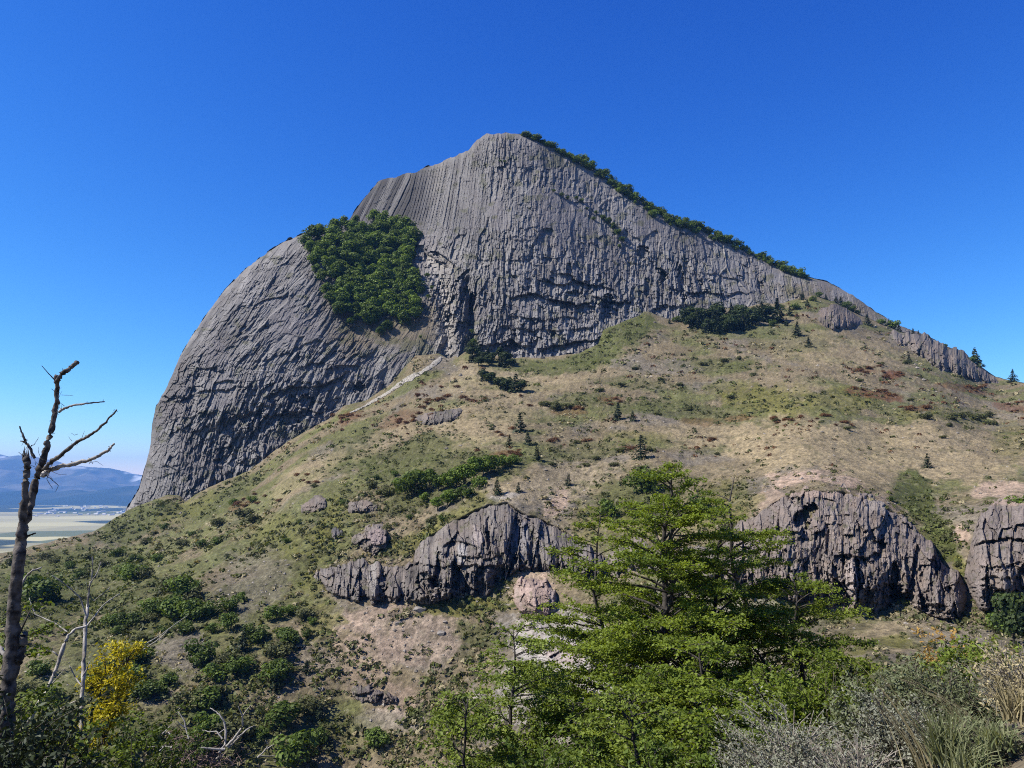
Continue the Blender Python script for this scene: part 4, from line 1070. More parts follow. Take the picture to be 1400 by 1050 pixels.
# boulders
def m_rock(seed):
    import bmesh
    bm = bmesh.new(); bmesh.ops.create_icosphere(bm, subdivisions=3, radius=1)
    V = np.array([v.co[:] for v in bm.verts]); r = np.random.default_rng(seed)
    for _ in range(9):
        d = unit(r.normal(size=3)); h = .55 + .3 * r.random()
        V = V - np.maximum(V @ d - h, 0)[:, None] * d
    V += .06 * np.stack([fbm(V[:, 0] * 3 + k, V[:, 1] * 3 + V[:, 2] * 2, 3, seed + k) for k in range(3)], -1)
    F = np.array([[l.vert.index for l in f.loops] for f in bm.faces]); bm.free()
    return mesh_np("boulder", V * np.array([1, .8, .55]), F, [M_CLIFF], np.full((len(V), 3), 1.0) * np.array((.25, .225, .20)))


ROCKS = [m_rock(900 + k) for k in range(4)]
for x, y, w_, lab in [(602, 866, 9, "flat topped grey boulder alone on the bare scree below the dark cliff"), (440, 940, 6, "pale stone beside the grey green spreading bush"), (345, 872, 6, "pale upright stone right of the dark upright bush"),
                      (545, 857, 6, "dark flat stone on the scree left of the flat topped boulder"), (743, 489, 5, "white block on the green meadow edge under the main rock face"), (1310, 875, 9, "pale flat rock on the dry ground before the right cliff"),
                      (608, 852, 4, "small dark stone just above the flat topped boulder"), (572, 836, 12, "low flat rock slab at the foot of the dark cliff's overhang")]:
    p = on_hill(x, y)[0]; o = link("boulder", ROCKS[int(rng.integers(0, 4))], p)
    sz = w_ * p[1] / FPX
    o.scale = (sz, sz, sz * .9); o.rotation_euler = (rng.uniform(-.2, .2), rng.uniform(-.2, .2), rng.uniform(0, 6)); tag(o, lab, "boulder")

# ------------------------------------------------------------------ uncountable cover: tufts of low scrub and loose stones
def patch_mask(px, py, cols):
    out = np.zeros(px.shape)
    for (x, y, rx, ry, rot, c, st) in PATCH:
        if c in cols:
            ca, sa = math.cos(R(rot)), math.sin(R(rot)); dx, dy = px - x, py - y
            q = np.hypot((dx * ca + dy * sa) / rx, (-dx * sa + dy * ca) / ry)
            out = np.maximum(out, st * sst(1.15, .8, q))
    return out


def cover():
    N = 60000
    px = rng.uniform(-60, 1460, N); foot = np.interp(px, *np.array(FOOT, float).T)
    py = foot + 4 + (1130 - foot) * rng.random(N)
    gm_ = patch_mask(px, py, (GREEN, YGREEN)); tm = patch_mask(px, py, (TAN, SCREE, PINK, PALE))
    p = on_hill(px, py)
    clump = fbm(p[:, 0] / 14, p[:, 1] / 20, 4, 950) * 2
    prob = np.clip(.30 + clump + .45 * gm_ - .30 * tm + .05 * sst(500, 200, px) * sst(650, 800, py), .03, 1)
    keep = rng.random(N) < prob * .75 * (1 - .45 * sst(560, 420, px) * sst(740, 800, py))
    p, gm_, px, py = p[keep], gm_[keep], px[keep], py[keep]
    n = len(p)
    hgt = (3.2 + 5.5 * rng.random(n) ** 2.5) * p[:, 1] / FPX * (.75 + .5 * sst(600, 950, py))
    k = 13
    idx = np.repeat(np.arange(n), k); m = len(idx)
    d = unit(rng.normal(size=(m, 3)) + np.array([0, 0, .5])); d[:, 2] = np.abs(d[:, 2])
    pos = p[idx] + d * hgt[idx][:, None] * np.array([.75, .75, .55])
    nn = d + .5 * rng.normal(size=(m, 3))
    yel = fbm(p[:, 0] / 30, p[:, 1] / 40, 3, 951) + .25 * rng.normal(size=n)
    kind = np.where(gm_ > .4, np.where(yel > -.06, 1, 0), np.where(yel > .17, 2, np.where(yel < -.24, 3, np.where(yel < -.16, 0, 1))))
    kind = np.where((kind == 3) & (py > 640), 0, kind)
    a = Acc()
    for q in range(4):
        s_ = kind[idx] == q
        a.add(cards(pos[s_], nn[s_], hgt[idx][s_] * (.24 + .26 * rng.random(s_.sum())), .55), .5 * rng.random(n)[idx][s_] + .5 * rng.random(s_.sum()), q)
    me = a.mesh("low_scrub", [leaf_mat('leaf_scrub', (.062, .078, .02), (.17, .19, .048), .25, .1), L_OLIVE, L_STRAW, L_RUST])
    tag(link("low_scrub", me), "low scrub and grass tufts growing all over the hillside", "scrub", kind="stuff")
    # stones
    N = 26000
    px = rng.uniform(-60, 1460, N); foot = np.interp(px, *np.array(FOOT, float).T)
    py = foot + 4 + (1130 - foot) * rng.random(N)
    sm = patch_mask(px, py, (SCREE, PINK, PALE))
    for tp, bt in CLIFF_OUTLINES:
        dy = py - lin(bt)(px); sm = np.maximum(sm, 1.3 * (dy > 0) * np.exp(-dy / 12) * (px > tp[0][0]) * (px < tp[-1][0]))
    gm_ = patch_mask(px, py, (GREEN, YGREEN))
    keep = rng.random(N) < np.clip(.09 + .6 * sm - .2 * gm_, .02, 1)
    p = on_hill(px[keep], py[keep]); n = len(p)
    base = np.array([(1, 0, 0), (0, 1, 0), (-1, 0, 0), (0, -1, 0), (0, 0, 1), (0, 0, -1)], float)
    sz = (1.0 + 2.2 * rng.random(n) ** 4) * p[:, 1] / FPX
    V = base[None] * (1 + .5 * rng.normal(size=(n, 6, 1)) * .6) * np.array([1, 1, .7]) * sz[:, None, None]
    an = rng.random(n) * 6.28; ca, sa = np.cos(an)[:, None], np.sin(an)[:, None]
    V = np.stack([V[..., 0] * ca - V[..., 1] * sa, V[..., 0] * sa + V[..., 1] * ca, V[..., 2]], -1) + p[:, None]
    T = np.array([(0, 1, 4), (1, 2, 4), (2, 3, 4), (3, 0, 4), (1, 0, 5), (2, 1, 5), (3, 2, 5), (0, 3, 5)])
    F = (T[None] + (np.arange(n) * 6)[:, None, None]).reshape(-1, 3)
    tone = rng.uniform(.6, 1.5, n)[:, None, None] * np.array((.27, .24, .205)) * np.ones((1, 6, 1))
    me = mesh_np("stones", V.reshape(-1, 3), F, [M_CLIFF], np.clip(tone, 0, .7).reshape(-1, 3))
    tag(link("stones", me), "loose grey and pale stones strewn over the hillside", "stones", kind="stuff")


cover()


# the scree path that runs down from the gully
def scree_path():
    a = Acc()
    line = np.array([(606, 470), (607, 482), (602, 490), (590, 500), (572, 512), (552, 524), (535, 536), (518, 546), (500, 556), (478, 566)], float)
    t = np.linspace(0, 1, 220); tx = np.interp(t, np.linspace(0, 1, len(line)), line[:, 0]); ty = np.interp(t, np.linspace(0, 1, len(line)), line[:, 1])
    wd = np.interp(t, [0, .2, .5, .8, 1], [2.6, 2.6, 3.2, 2.2, .7]) * (.75 + .5 * vnoise(t * 30, t * 0, 961))
    rows = []
    for s_ in np.linspace(-1, 1, 9):
        qx = tx + s_ * wd * .55; qy = ty + s_ * wd * .8 + .8 * fbm(t * 40, t * 0 + s_, 2, 960)
        p = on_hill(qx, np.maximum(qy, np.interp(qx, *np.array(FOOT, float).T) + 2.5)); p[:, 2] += .5 * (1 - s_ * s_) + .1
        p[:, 1] -= .5
        rows.append(p)
    V = np.array(rows); tone = rng.uniform(.7, 1.25, V.shape[:2])[..., None] * np.array((.37, .34, .295))
    me = mesh_np("scree_path", V.reshape(-1, 3), gridfaces(*V.shape[:2]), [M_HILL], tone.reshape(-1, 3))
    tag(link("scree_path", me), "pale strip of scree running down from the mountain gully", "path", kind="structure")


scree_path()

# ------------------------------------------------------------------ the near plants: beeches, shrubs, dead wood
def grow_beech(name, px, d, top_py, label, seed, Lmax, nb=54, leaf=None, r0=.11, leafsz=.028, lean=(0, 0), bare=0.0, leaders=0, group=None, low=.1, foot=None, pit=.28, bark=None):
    r = np.random.default_rng(seed)
    kx, kz = ray(px, top_py)
    x = float(kx) * d; zt = float(kz) * d
    zb = float(zg(x, d)) - .3 if foot is None else foot
    H = zt - zb
    t = np.linspace(0, 1, 16)
    wob = np.cumsum(r.normal(size=(16, 2)) * .012 * H, 0); wob -= wob[-1:] * t[:, None]
    tr = np.stack([lean[0] * (1 - t) ** 1.5 * H + wob[:, 0], lean[1] * (1 - t) * H + wob[:, 1], t * H], -1)
    trunk, crown = Acc(), Acc()
    trunk.add(tube(tr, r0 * (1 - t) ** .8 + .008, 8), .5)
    stems = [(tr, 1.0)]
    for q in range(leaders):
        u0 = .22 + .3 * r.random(); p0 = np.array([np.interp(u0, t, tr[:, k]) for k in range(3)])
        an = r.random() * 6.283; off = Lmax * (.28 + .3 * r.random()); top = H * (.84 + .15 * r.random()); tt = np.linspace(0, 1, 12)
        ld = p0 + np.stack([math.cos(an) * off * tt ** .8, math.sin(an) * off * tt ** .8, (top - p0[2]) * tt ** 1.1], -1) + np.cumsum(r.normal(size=(12, 3)) * .012 * H * np.array([1, 1, 0]), 0) * (tt > 0)[:, None]
        trunk.add(tube(ld, r0 * .55 * (1 - tt) ** .8 + .006, 6), .5); stems.append((ld, .66))
    for i in range(int(nb * (1 + .55 * leaders))):
        st_, sf = stems[0] if i < nb else stems[1 + i % max(leaders, 1)]
        u = (low if sf == 1 else .12) + (1 - (low if sf == 1 else .12)) * r.random() ** .95
        p0 = np.array([np.interp(u, np.linspace(0, 1, len(st_)), st_[:, k]) for k in range(3)])
        an = i * 2.399 + r.normal() * .35
        L = (Lmax * sf * (1 - u) ** .62 * (.22 + .95 * r.random() ** .8) + .22)
        el = .32 + .5 * u * r.random() + .2 * r.normal()
        ns = 9
        pts = [p0]; a_ = an
        for k in range(ns):
            a_ += r.normal() * .13
            e_ = el * (1 - 1.1 * k / ns) + r.normal() * .06
            pts.append(pts[-1] + L / ns * np.array([math.cos(a_) * math.cos(e_), math.sin(a_) * math.cos(e_), math.sin(e_)]))
        pts = np.array(pts)
        rb = r0 * .30 * (L / Lmax) ** .8 * (1 - np.linspace(0, 1, ns + 1)) + .004
        trunk.add(tube(pts, rb, 5), .5)
        if r.random() < bare: continue
        tone = r.random() * .5
        s0 = .36
        ntw = int(L / .08) + 3
        for q in range(ntw):
            s_ = s0 + (1 - s0) * (q + r.random()) / ntw
            f = s_ * ns; k = min(int(f), ns - 1)
            b0 = pts[k] + (pts[k + 1] - pts[k]) * (f - k)
            dr = unit(pts[k + 1] - pts[k]); side = 1 if q % 2 else -1
            side_v = unit(np.cross(dr, np.array([0, 0, 1.]))) * side
            if r.random() < .16: continue
            td = unit(dr * .75 + side_v * (.9 + .3 * r.normal()) + np.array([0, 0, .24 * r.normal() + .04]))
            tl = (.34 * L * (1 - .72 * s_) + .10) * (.6 + .6 * r.random())
            e1 = b0 + td * tl + np.array([0, 0, -.05 * tl])
            if r.random() < .6:
                trunk.add(tube([b0, (b0 + e1) / 2 + [0, 0, .02 * tl], e1], [.005, .004, .002], 3), .5)
            nl = max(5, int(tl / .0095))
            w = r.random(nl)
            lp = b0 + (e1 - b0) * w[:, None] + np.cross(td, [0, 0, 1.]) * (r.normal(size=(nl, 1)) * .052) + r.normal(size=(nl, 3)) * np.array([.016, .016, .026])
            nn = np.array([0, 0, 1.]) + r.normal(size=(nl, 3)) * .6
            crown.add(cards(lp, nn, leafsz * (.6 + .7 * r.random(nl)), .62, r), tone + .5 * r.random(nl))
    root = empty(name, (x, d, zb))
    tag(root, label, "tree", group)
    link("trunk", trunk.mesh("trunk", [bark or M_BARK], True), parent=root)
    link("crown", crown.mesh("crown", [leaf or L_BEECH]), parent=root)
    return root


grow_beech("beech_tree", 915, 14.5, 640, "tallest green beech with layered flat sprays standing before the pale rocks", 1001, 3.7, 84, leaders=2, r0=.13, low=.16, lean=(.01, .02))
grow_beech("beech_tree", 1004, 17, 652, "dark trunked beech right of the tallest one, with a rust brown leaf clump in it", 1002, 3.3, 56, leaders=1, r0=.11, low=.2)
grow_beech("beech_tree", 822, 16, 700, "slender beech left of the tallest one with thin pale stems at its top", 1003, 2.6, 60, leaders=1, r0=.08, low=.2)
grow_beech("beech_tree", 1085, 15, 790, "spreading beech whose branches reach right below the purple grey cliff", 1004, 3.2, 44, leaders=1, r0=.08, low=.25)
grow_beech("beech_tree", 702, 12.5, 868, "small beech at the lower left edge of the beech stand", 1005, 2.1, 72, r0=.06, low=.3, leaf=L_BRIGHT)
grow_beech("beech_tree", 782, 12.0, 955, "low bushy beech in front between the small one and the tallest one", 1006, 1.9, 56, r0=.05, low=.35)
grow_beech("beech_tree", 955, 11.5, 880, "low dark beech in front of the tallest one's trunk", 1007, 2.0, 56, r0=.05, low=.35)
grow_beech("beech_tree", 640, 11.0, 955, "bright green beech sapling at the bottom edge, leftmost of the stand", 1008, 1.5, 44, r0=.04, low=.35, leaf=L_BRIGHT)
grow_beech("beech_tree", 860, 9.5, 960, "bright beech sapling at the bottom edge under the tallest beech", 1009, 1.4, 44, r0=.04, low=.4, leaf=L_BRIGHT)
grow_beech("beech_tree", 1165, 13, 905, "leafy beech sapling behind the grey twiggy shrubs", 1010, 1.6, 44, r0=.04, low=.4)
grow_beech("beech_tree", 40, 9.0, 838, "green leafy tree at the left border, tangled around the dead trunk's foot", 1011, 1.7, 48, r0=.05, low=.3, leaf=L_BRIGHT)
grow_beech("beech_tree", 100, 8.0, 985, "green leafy sapling at the bottom left beneath the yellow shrub", 1012, 1.1, 34, r0=.04, low=.35)
grow_beech("beech_tree", 170, 12.0, 985, "dark green leafy sapling right of the yellow shrub's foot", 1013, 1.4, 34, r0=.05, low=.4)


grow_beech("beech_tree", 1050, 10.5, 935, "leafy green sapling between the dark trunked beech and the grey twiggy shrub", 1014, 1.5, 50, r0=.04, low=.35)
grow_beech("beech_tree", 990, 9.0, 985, "leafy green sapling low at the bottom edge left of the grey twiggy shrub", 1015, 1.3, 40, r0=.04, low=.4)


def leafy(name, px, d, top_py, w_px, label, seed, leaf, cat="shrub", nst=34, leafsz=.03, dens=1.0, stem=None, upright=.5, parts=True, drop=None, h_max=2.2):
    """many stemmed shrub: stems fan out from the base, leaves sit along their outer half"""
    r = np.random.default_rng(seed)
    kx, kz = ray(px, top_py)
    x = float(kx) * d; zt = float(kz) * d; zb = max(float(zg(x, d)) - .1, zt - h_max) if drop is None else zt - drop
    H = zt - zb; W = w_px * d / FPX * .5
    st, lf = Acc(), Acc()
    for i in range(nst):
        an = r.random() * 6.283; rr = W * math.sqrt(r.random())
        hh = H * (1.02 - .40 * (rr / W) ** 2) * (.72 + .3 * r.random())
        n = 8; t = np.linspace(0, 1, n)
        pts = np.stack([math.cos(an) * rr * t ** (1.1), math.sin(an) * rr * t ** 1.1, hh * t ** .85], -1) + np.cumsum(r.normal(size=(n, 3)) * .012 * H, 0)
        st.add(tube(pts, .010 * (1 - t) + .003, 4), .5)
        for b in range(7):
            u = .40 + .6 * r.random(); p0 = np.array([np.interp(u, t, pts[:, k]) for k in range(3)])
            td = unit(np.array([math.cos(an) + r.normal() * .8, math.sin(an) + r.normal() * .8, upright + .5 * r.random()])); tl = H * .22 * (.5 + r.random())
            e1 = p0 + td * tl
            st.add(tube([p0, p0 + td * tl * .5 + r.normal(size=3) * .02, e1], [.004, .003, .0015], 3), .5)
            nl = int(max(5, tl / .010 * dens)); w = r.random(nl) ** .8
            lp = p0 + (e1 - p0) * w[:, None] + r.normal(size=(nl, 3)) * .03
            nn = td * .3 + r.normal(size=(nl, 3)) + np.array([0, 0, .4])
            lf.add(cards(lp, nn, leafsz * (.6 + .7 * r.random(nl)), .45, r), r.random() * .45 + .55 * r.random(nl))
    root = empty(name, (x, d, zb)); tag(root, label, cat)
    link("stems", st.mesh("stems", [stem or M_STEM]), parent=root)
    if lf.n: link("foliage", lf.mesh("foliage", [leaf]), parent=root)
    return root


leafy("shrub", 1130, 9.5, 925, 150, "green leafy shrub behind the grey white twiggy ones", 1101, L_BEECH, nst=40)
leafy("shrub", 1078, 6.6, 972, 170, "grey twiggy shrub in the bottom middle right, thin bare twigs with grey leaves", 1102, L_GREY, nst=64, leafsz=.014, dens=1.2, stem=M_TWIG)
leafy("shrub", 1228, 6.6, 952, 100, "silvery white leaved shrub left of the grass tuft", 1103, L_GREY, nst=54, leafsz=.014, dens=1.4)
leafy("shrub", 1292, 8.5, 908, 170, "dark grey green shrub with a black hollow beneath it, above the grass tuft", 1104, L_SAGE, nst=76, leafsz=.019, dens=1.3)
leafy("shrub", 1300, 10.5, 882, 70, "shrub with orange turning leaves above the dark grey green one", 1105, L_ORANGE, nst=26, leafsz=.03, h_max=1.2)
leafy("shrub", 1252, 10.5, 893, 60, "slim green shrub left of the orange leaved one", 1106, L_SAGE, nst=22, leafsz=.03, h_max=1.4)
leafy("shrub", 1345, 9.5, 872, 110, "yellow green leafy shrub right of the orange leaved one", 1107, L_BRIGHT, nst=44, leafsz=.032, h_max=1.7)
leafy("shrub", 1398, 6.2, 882, 110, "pale straw coloured twiggy shrub at the right border", 1108, L_STRAW, nst=60, leafsz=.016, dens=.7, stem=M_TWIG, h_max=1.0)
leafy("shrub", 1385, 7.6, 905, 90, "grey leaved shrub behind the pale straw coloured one at the right border", 1109, L_GREY, nst=40, leafsz=.02, h_max=1.2)
leafy("shrub", 1170, 5.6, 1010, 150, "low tangle of bare whitish twigs at the bottom edge", 1110, L_GREY, nst=60, leafsz=.014, dens=.5, stem=M_TWIG, h_max=.8)
leafy("shrub", 1010, 8.5, 1005, 150, "dark green shrub filling the bottom edge right of the tallest beech", 1111, L_DARK, nst=40, leafsz=.03)
leafy("shrub", 905, 8.5, 1025, 150, "dark shaded shrub at the bottom edge below the tallest beech", 1112, L_DARK, nst=36, leafsz=.03)
leafy("shrub", 745, 9.5, 1022, 150, "dense dark shrub at the bottom edge below the low bushy beech", 1113, L_DARK, nst=36, leafsz=.03)
leafy("shrub", 1195, 8.8, 930, 110, "sage green shrub with a few reddish leaves beside the silvery one", 1114, L_SAGE, nst=36, leafsz=.028)
leafy("shrub", 1345, 5.4, 985, 110, "low grey green herb patch on the sandy path edge", 1115, L_SAGE, nst=50, leafsz=.016, h_max=.4)
leafy("shrub", 175, 11.4, 870, 44, "bright yellow autumn tuft, the topmost one beside the white snag", 1116, L_YELLOW, nst=9, leafsz=.028, dens=.9, drop=.42)
leafy("shrub", 152, 11.0, 892, 62, "wide yellow autumn shrub under the topmost yellow tuft", 1117, L_YELLOW, nst=16, leafsz=.028, dens=.9, drop=.8)
leafy("shrub", 146, 10.6, 940, 46, "ragged yellow autumn shrub with gaps below the wide yellow one", 1121, L_YELLOW, nst=14, leafsz=.028, dens=.9, drop=.7)
leafy("shrub", 118, 10.2, 975, 64, "small yellow green tuft lowest of the yellow shrubs", 1118, L_YELLOW, nst=14, leafsz=.03, dens=.9, drop=.6)
leafy("shrub", 195, 10.0, 1000, 90, "dark green shrub at the bottom edge right of the leafy saplings", 1119, L_DARK, nst=30, leafsz=.03)
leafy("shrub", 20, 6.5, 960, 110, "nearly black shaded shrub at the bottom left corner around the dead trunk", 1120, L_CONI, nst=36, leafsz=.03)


def limb(acc, line, d, rpx, seed, k=6, sub=5, dz=0.0, spur=0):
    """a limb that follows photo pixels at distance d; rpx is its half thickness in pixels at both ends"""
    r = np.random.default_rng(seed)
    q = np.array(line, float); t = np.linspace(0, 1, len(q)); n = (len(q) - 1) * sub + 1; tt = np.linspace(0, 1, n)
    x = np.interp(tt, t, q[:, 0]); y = np.interp(tt, t, q[:, 1])
    ln = np.hypot(*(q[-1] - q[0]))
    x = x + r.normal(size=n) * .5 * min(1.5, rpx[0] * .35); y = y + r.normal(size=n) * .4 * min(1.5, rpx[0] * .35)
    dd = d + dz * tt * ln * d / FPX + np.cumsum(r.normal(size=n)) * .01
    pts = P(x, y, dd)
    rad = np.interp(tt, [0, 1], rpx) * d / FPX * (1 + .11 * r.normal(size=n))
    acc.add(tube(pts, np.maximum(rad, .0012), k), .5)
    for _ in range(spur):
        i = r.integers(1, n - 1); an = r.normal(size=3); e = pts[i] + unit(an) * (rad[i] * 1.1 + (.6 + 1.6 * r.random()) * d / FPX)
        acc.add(tube([pts[i], (pts[i] + e) / 2 + r.normal(size=3) * .01, e], np.minimum([rad[i] * .3, rad[i] * .2, .002], [.5 * d / FPX, .4 * d / FPX, .002]), 4), .5)


def dead_trunk():
    d = 7.0
    root = empty("dead_tree", P(8, 1180, d)); tag(root, "tall bare dead tree trunk with broken limbs at the left border, against the sky", "dead tree")
    inv = np.array(root.location)

    def fin(a, name, mat):
        me = a.mesh(name, [mat], True); o = link(name, me); o.parent = root
        co = np.empty(len(me.vertices) * 3, np.float32); me.vertices.foreach_get("co", co)
        me.vertices.foreach_set("co", (co.reshape(-1, 3) - inv).ravel().astype(np.float32)); me.update()
    a = Acc()
    limb(a, [(2, 1200), (4, 1100), (6, 1040), (9, 980), (12, 930), (17, 870), (21, 810), (26, 760), (31, 722)], d, (11, 6.8), 1, 12, 7, spur=40)
    limb(a, [(29, 735), (40, 695), (48, 660), (55, 640), (62, 618), (68, 596), (74, 570), (78, 545), (78, 515)], d, (5.6, 2.8), 2, 10, 6, dz=.05, spur=22)
    limb(a, [(28, 735), (32, 700), (35, 665), (37, 640), (36, 626)], d - .1, (4.8, 4.2), 3, 10, 6, spur=18)
    for q in range(7):
        limb(a, [(36 + 1.2 * (q - 3), 630), (35 + 1.6 * (q - 3), 619 - 4 * (q % 3))], d - .1, (1.6, .3), 60 + q, 4, 3)
    limb(a, [(10, 925), (26, 905), (31, 885), (33, 866)], d - .05, (6, 4), 4, 8, 5, spur=4)
    fin(a, "trunk", M_DEADB)
    rr_ = np.random.default_rng(44)
    for q in range(46):
        x0, y0 = [(50, 645), (58, 632), (70, 645), (46, 628), (80, 560), (76, 540), (100, 606), (120, 632), (36, 606), (30, 745)][q % 10]
        x0 += 5 * rr_.normal(); y0 += 6 * rr_.normal(); an = rr_.random() * 6.28; L_ = 6 + 16 * rr_.random()
        x1, y1 = x0 + L_ * .5 * math.cos(an), y0 + L_ * .5 * math.sin(an); an += .6 * rr_.normal()
        a = Acc()
        limb(a, [(x0, y0), (x1, y1), (x1 + L_ * .5 * math.cos(an), y1 + L_ * .5 * math.sin(an))], d + .15 * rr_.normal(), (.42, .2), 100 + q, 3, 3)
        fin(a, "twig", M_DEADB)
    for k, (line, rp, sp, m) in enumerate([
            ([(77, 522), (84, 512), (93, 506), (101, 499), (107, 495)], (3.4, 2.8), 5, M_DEADB), ([(75, 520), (67, 511), (57, 500)], (.9, .4), 0, M_DEADB), ([(81, 563), (88, 558), (100, 554), (115, 552), (128, 550), (143, 549)], (1.9, .8), 6, M_SNAG),
            ([(60, 642), (72, 630), (87, 619), (103, 606), (118, 598), (132, 589), (147, 574), (160, 561)], (3.0, 1.0), 20, M_DEADB), ([(58, 650), (66, 643), (82, 638), (102, 634), (120, 630), (134, 624), (147, 616), (156, 607)], (3.4, 1.7), 18, M_SNAG),
            ([(47, 626), (42, 615), (36, 606), (31, 595), (27, 583)], (2.2, .9), 5, M_DEADB), ([(36, 606), (32, 604), (28, 603)], (1.3, .7), 0, M_DEADB), ([(40, 614), (43, 609), (47, 608), (53, 598)], (.8, .3), 0, M_DEADB), ([(27, 802), (36, 788), (44, 780), (57, 776)], (1.8, .9), 3, M_SNAG),
            ([(62, 645), (70, 640), (64, 655), (72, 668)], (.6, .3), 0, M_DEADB), ([(60, 648), (70, 655), (80, 664), (76, 672)], (.6, .3), 0, M_DEADB), ([(34, 736), (40, 732), (48, 729)], (1.5, 1.0), 2, M_DEADB), ([(12, 905), (3, 890), (-6, 880)], (3, 2), 2, M_SNAG)]):
        a = Acc(); limb(a, line, d, rp, 20 + k, 7, 5, dz=.25 * (-1) ** k, spur=sp); fin(a, "branch", m)


dead_trunk()


def snag(name, label, d, lines, mat, base, seed, cat="dead tree", at_hill=False):
    root = empty(name, base); tag(root, label, cat)
    inv = np.array(root.location)
    for k, (line, rp, sp) in enumerate(lines):
        a = Acc(); limb(a, line, d, (rp[0] * (.62 if name == 'white_snag' else 1), rp[1] * .8), seed + k, 6, 4, dz=.3 * (-1) ** k, spur=sp)
        me = a.mesh("trunk" if k == 0 else "branch", [mat], True); o = link("trunk" if k == 0 else "branch", me); o.parent = root
        co = np.empty(len(me.vertices) * 3, np.float32); me.vertices.foreach_get("co", co)
        me.vertices.foreach_set("co", (co.reshape(-1, 3) - inv).ravel().astype(np.float32)); me.update()


snag("white_snag", "bleached white forked snag left of the yellow shrubs", 10.0,
     [([(112, 1180), (112, 1060), (111, 985), (113, 940), (115, 905), (116, 870), (118, 842), (120, 826)], (5, 2.6), 10), ([(120, 828), (122, 805), (126, 785), (127, 762)], (2.2, .7), 4), ([(124, 797), (132, 785), (138, 768)], (1.4, .6), 2),
      ([(118, 842), (110, 818), (98, 806), (85, 796), (72, 787)], (1.8, .7), 6), ([(120, 855), (130, 842), (140, 828), (152, 819), (163, 812)], (1.9, .7), 5), ([(119, 830), (122, 812), (118, 797)], (1.2, .5), 2), ([(128, 822), (140, 812), (150, 803)], (1.1, .5), 2),
      ([(118, 856), (104, 860), (94, 868), (86, 885), (80, 905), (72, 925), (62, 948), (50, 965), (42, 985)], (2.6, 3.4), 12), ([(112, 938), (102, 925), (95, 910)], (1.8, .8), 3), ([(84, 900), (72, 890), (60, 888)], (1.5, .6), 2), ([(92, 864), (75, 852), (48, 840), (40, 818)], (1.4, .6), 4),
      ([(62, 982), (78, 972), (92, 964), (104, 958)], (2.0, 1.2), 3), ([(113, 925), (120, 912), (122, 905)], (1.6, .8), 1), ([(66, 940), (80, 925), (88, 915)], (1.3, .6), 2), ([(45, 978), (30, 1000), (22, 1030)], (3.0, 2.4), 6)], M_SNAG, P(112, 1180, 10.0), 300)
bp_ = on_hill(185, 908)[0]
snag("leaning_sticks", "two bare white sticks leaning right from the thicket above the yellow shrub", bp_[1], [([(182, 908), (190, 893), (200, 880), (220, 868), (240, 853), (256, 842)], (1.0, .45), 0), ([(194, 890), (205, 882), (220, 872), (229, 862)], (.9, .5), 0)], M_SNAG, bp_, 340, "dead branch")
bp_ = on_hill(300, 1026)[0]
snag("fallen_crown", "fallen dead crown of bleached twisted branches at the lower edge left of centre", bp_[1] - 3,
     [([(300, 1030), (308, 1018), (309, 1000), (306, 985), (298, 975), (288, 968)], (2.0, .7), 4), ([(310, 1020), (322, 1008), (332, 992), (331, 978), (326, 966)], (1.9, .6), 5), ([(312, 1022), (325, 1010), (336, 998), (348, 992)], (1.5, .5), 4), ([(331, 980), (338, 970), (343, 964)], (.9, .4), 1),
      ([(318, 1012), (330, 1004), (340, 996)], (1.1, .4), 2), ([(308, 1025), (290, 1024), (275, 1022)], (2.0, .9), 3), ([(258, 1010), (255, 1000), (252, 985), (243, 972), (246, 968)], (1.2, .5), 3), ([(253, 995), (246, 990), (242, 986)], (.9, .4), 0), ([(238, 1022), (220, 1020), (202, 1021)], (1.3, .8), 2), ([(225, 1020), (215, 1030), (208, 1033)], (1.0, .6), 1),
      ([(236, 1010), (232, 1003), (230, 1001)], (1.1, .6), 0), ([(222, 1003), (228, 998), (232, 993)], (1.0, .6), 0), ([(304, 1010), (296, 1000), (284, 1000), (276, 998)], (1.1, .4), 3), ([(300, 1002), (310, 995), (300, 975)], (.7, .3), 2), ([(306, 1030), (300, 1042), (292, 1056)], (1.6, 1.0), 5), ([(312, 1030), (318, 1045)], (1.5, 1.0), 4), ([(300, 1034), (284, 1048), (270, 1056)], (1.3, .7), 5)], M_SNAG, bp_, 360)
bp_ = on_hill(352, 1036)[0]
snag("dead_branch", "small forked pale dead branch right of the fallen dead crown", bp_[1] - 1, [([(352, 1036), (362, 1026), (374, 1018), (384, 1002)], (1.1, .5), 1), ([(362, 1026), (367, 1018), (363, 1012)], (.8, .4), 0), ([(356, 1033), (368, 1034), (378, 1033)], (.7, .4), 0)], M_SNAG, bp_, 390, "dead branch")
# brown dead brushwood heaped at the crown
def brush():
    r = np.random.default_rng(77); a = Acc(); c0 = on_hill(275, 1030)[0]
    for k in range(420):
        px = 282 + 34 * r.normal() * .7; py = 1026 + 18 * r.normal() * .7
        p = on_hill(px, py)[0] + np.array([0, -2.5, .8 * r.random()])
        e = p + r.normal(size=3) * np.array([1.1, .8, .9])
        a.add(tube([p, (p + e) / 2 + r.normal(size=3) * .15, e], [.09, .07, .03], 3), .5)
    me = a.mesh("brushwood", [plain_mat("dry_twigs", (.10, .065, .05), (.24, .17, .135), 2)])
    tag(link("brushwood", me), "brown tangled dry brushwood heaped under the fallen dead crown", "brushwood", kind="stuff")


brush()


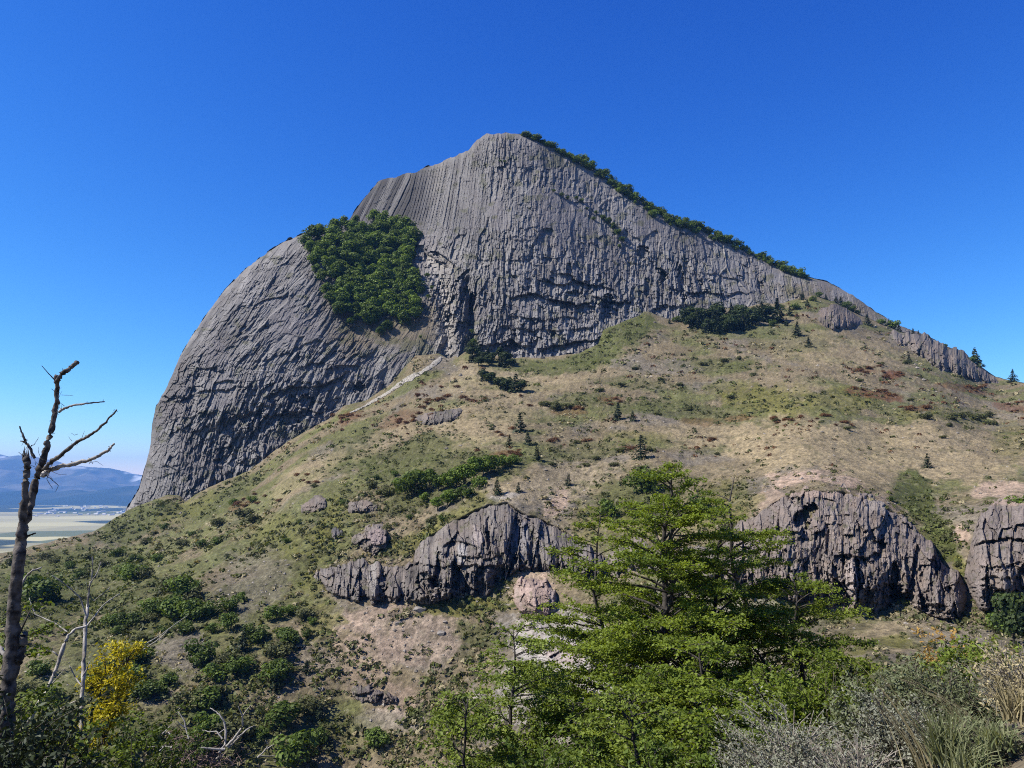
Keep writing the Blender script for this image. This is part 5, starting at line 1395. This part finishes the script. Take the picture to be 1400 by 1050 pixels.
# grass tuft on the path edge with long dry stalks
def tuft(name, px, d, base_py, label, seed, n, ln, mat, spread=.5, lean=(0, 0), w=.006):
    r = np.random.default_rng(seed); b = P(px, base_py, d); V, F, C = [], [], []
    for i in range(n):
        L = ln * (.5 + .7 * r.random()); an = r.random() * 6.28; sp = spread * r.random()
        t = np.linspace(0, 1, 6); dirv = np.array([math.cos(an) * sp + lean[0], math.sin(an) * sp + lean[1]])
        o = np.array([r.normal() * .05, r.normal() * .05, 0])
        p = np.stack([dirv[0] * t ** 1.4 * L, dirv[1] * t ** 1.4 * L, L * (t - .35 * t ** 2 * (sp + abs(lean[0])))], -1) + o
        sd = np.array([-math.sin(an + 1), math.cos(an + 1), 0]) * w
        hw = (1 - t)[:, None] ** .7 * sd + .0006
        q = np.stack([p - hw, p + hw], 1).reshape(-1, 3); k0 = len(V) * 12
        V.append(q); i_ = np.arange(5) * 2 + k0
        F.append(np.stack([i_, i_ + 1, i_ + 3, i_ + 2], -1)); C.append(np.full(12, r.random()))
    me = mesh_np(name, np.concatenate(V), np.concatenate(F), [mat], np.repeat(np.concatenate(C)[:, None], 3, 1))
    o = link(name, me, b); return tag(o, label, "grass tuft")


tuft("grass_tuft", 1298, 5.0, 1046, "green grass tuft on the path edge at the bottom right", 1, 190, .34, L_GRASS, .7)
tuft("grass_tuft", 1360, 5.2, 1020, "short pale green grass beside the sandy corner", 2, 160, .17, L_GRASS, .9)
tuft("grass_tuft", 1268, 5.0, 1058, "long bleached grass stalks leaning left over the black hollow", 3, 26, .72, L_STRAW, .12, (-.42, .1), .005)
tuft("grass_tuft", 1340, 5.6, 1012, "thin dry grass stalks leaning left behind the green tuft", 4, 22, .55, L_STRAW, .25, (-.7, .1), .004)
tuft("grass_tuft", 1330, 4.8, 1058, "grey green grass clump at the very bottom between the tuft and the sand", 5, 150, .2, L_GRASS, .9)
tuft("grass_tuft", 1392, 5.8, 985, "dry straw coloured grass at the right border above the sand", 6, 150, .3, L_STRAW, .7)


def nest():
    r = np.random.default_rng(5); a = Acc(); c = P(1016, 843, 16.6)
    n = 500; d = unit(r.normal(size=(n, 3))); p = d * (r.random((n, 1)) ** .4) * np.array([.17, .17, .20])
    a.add(cards(p, d + r.normal(size=(n, 3)), .035, .5, r), r.random(n))
    me = a.mesh("dead_leaf_nest", [L_RUST]); o = link("dead_leaf_nest", me, c); tag(o, "rust brown clump of dead leaves hanging on the dark trunked beech", "leaf clump")


nest()
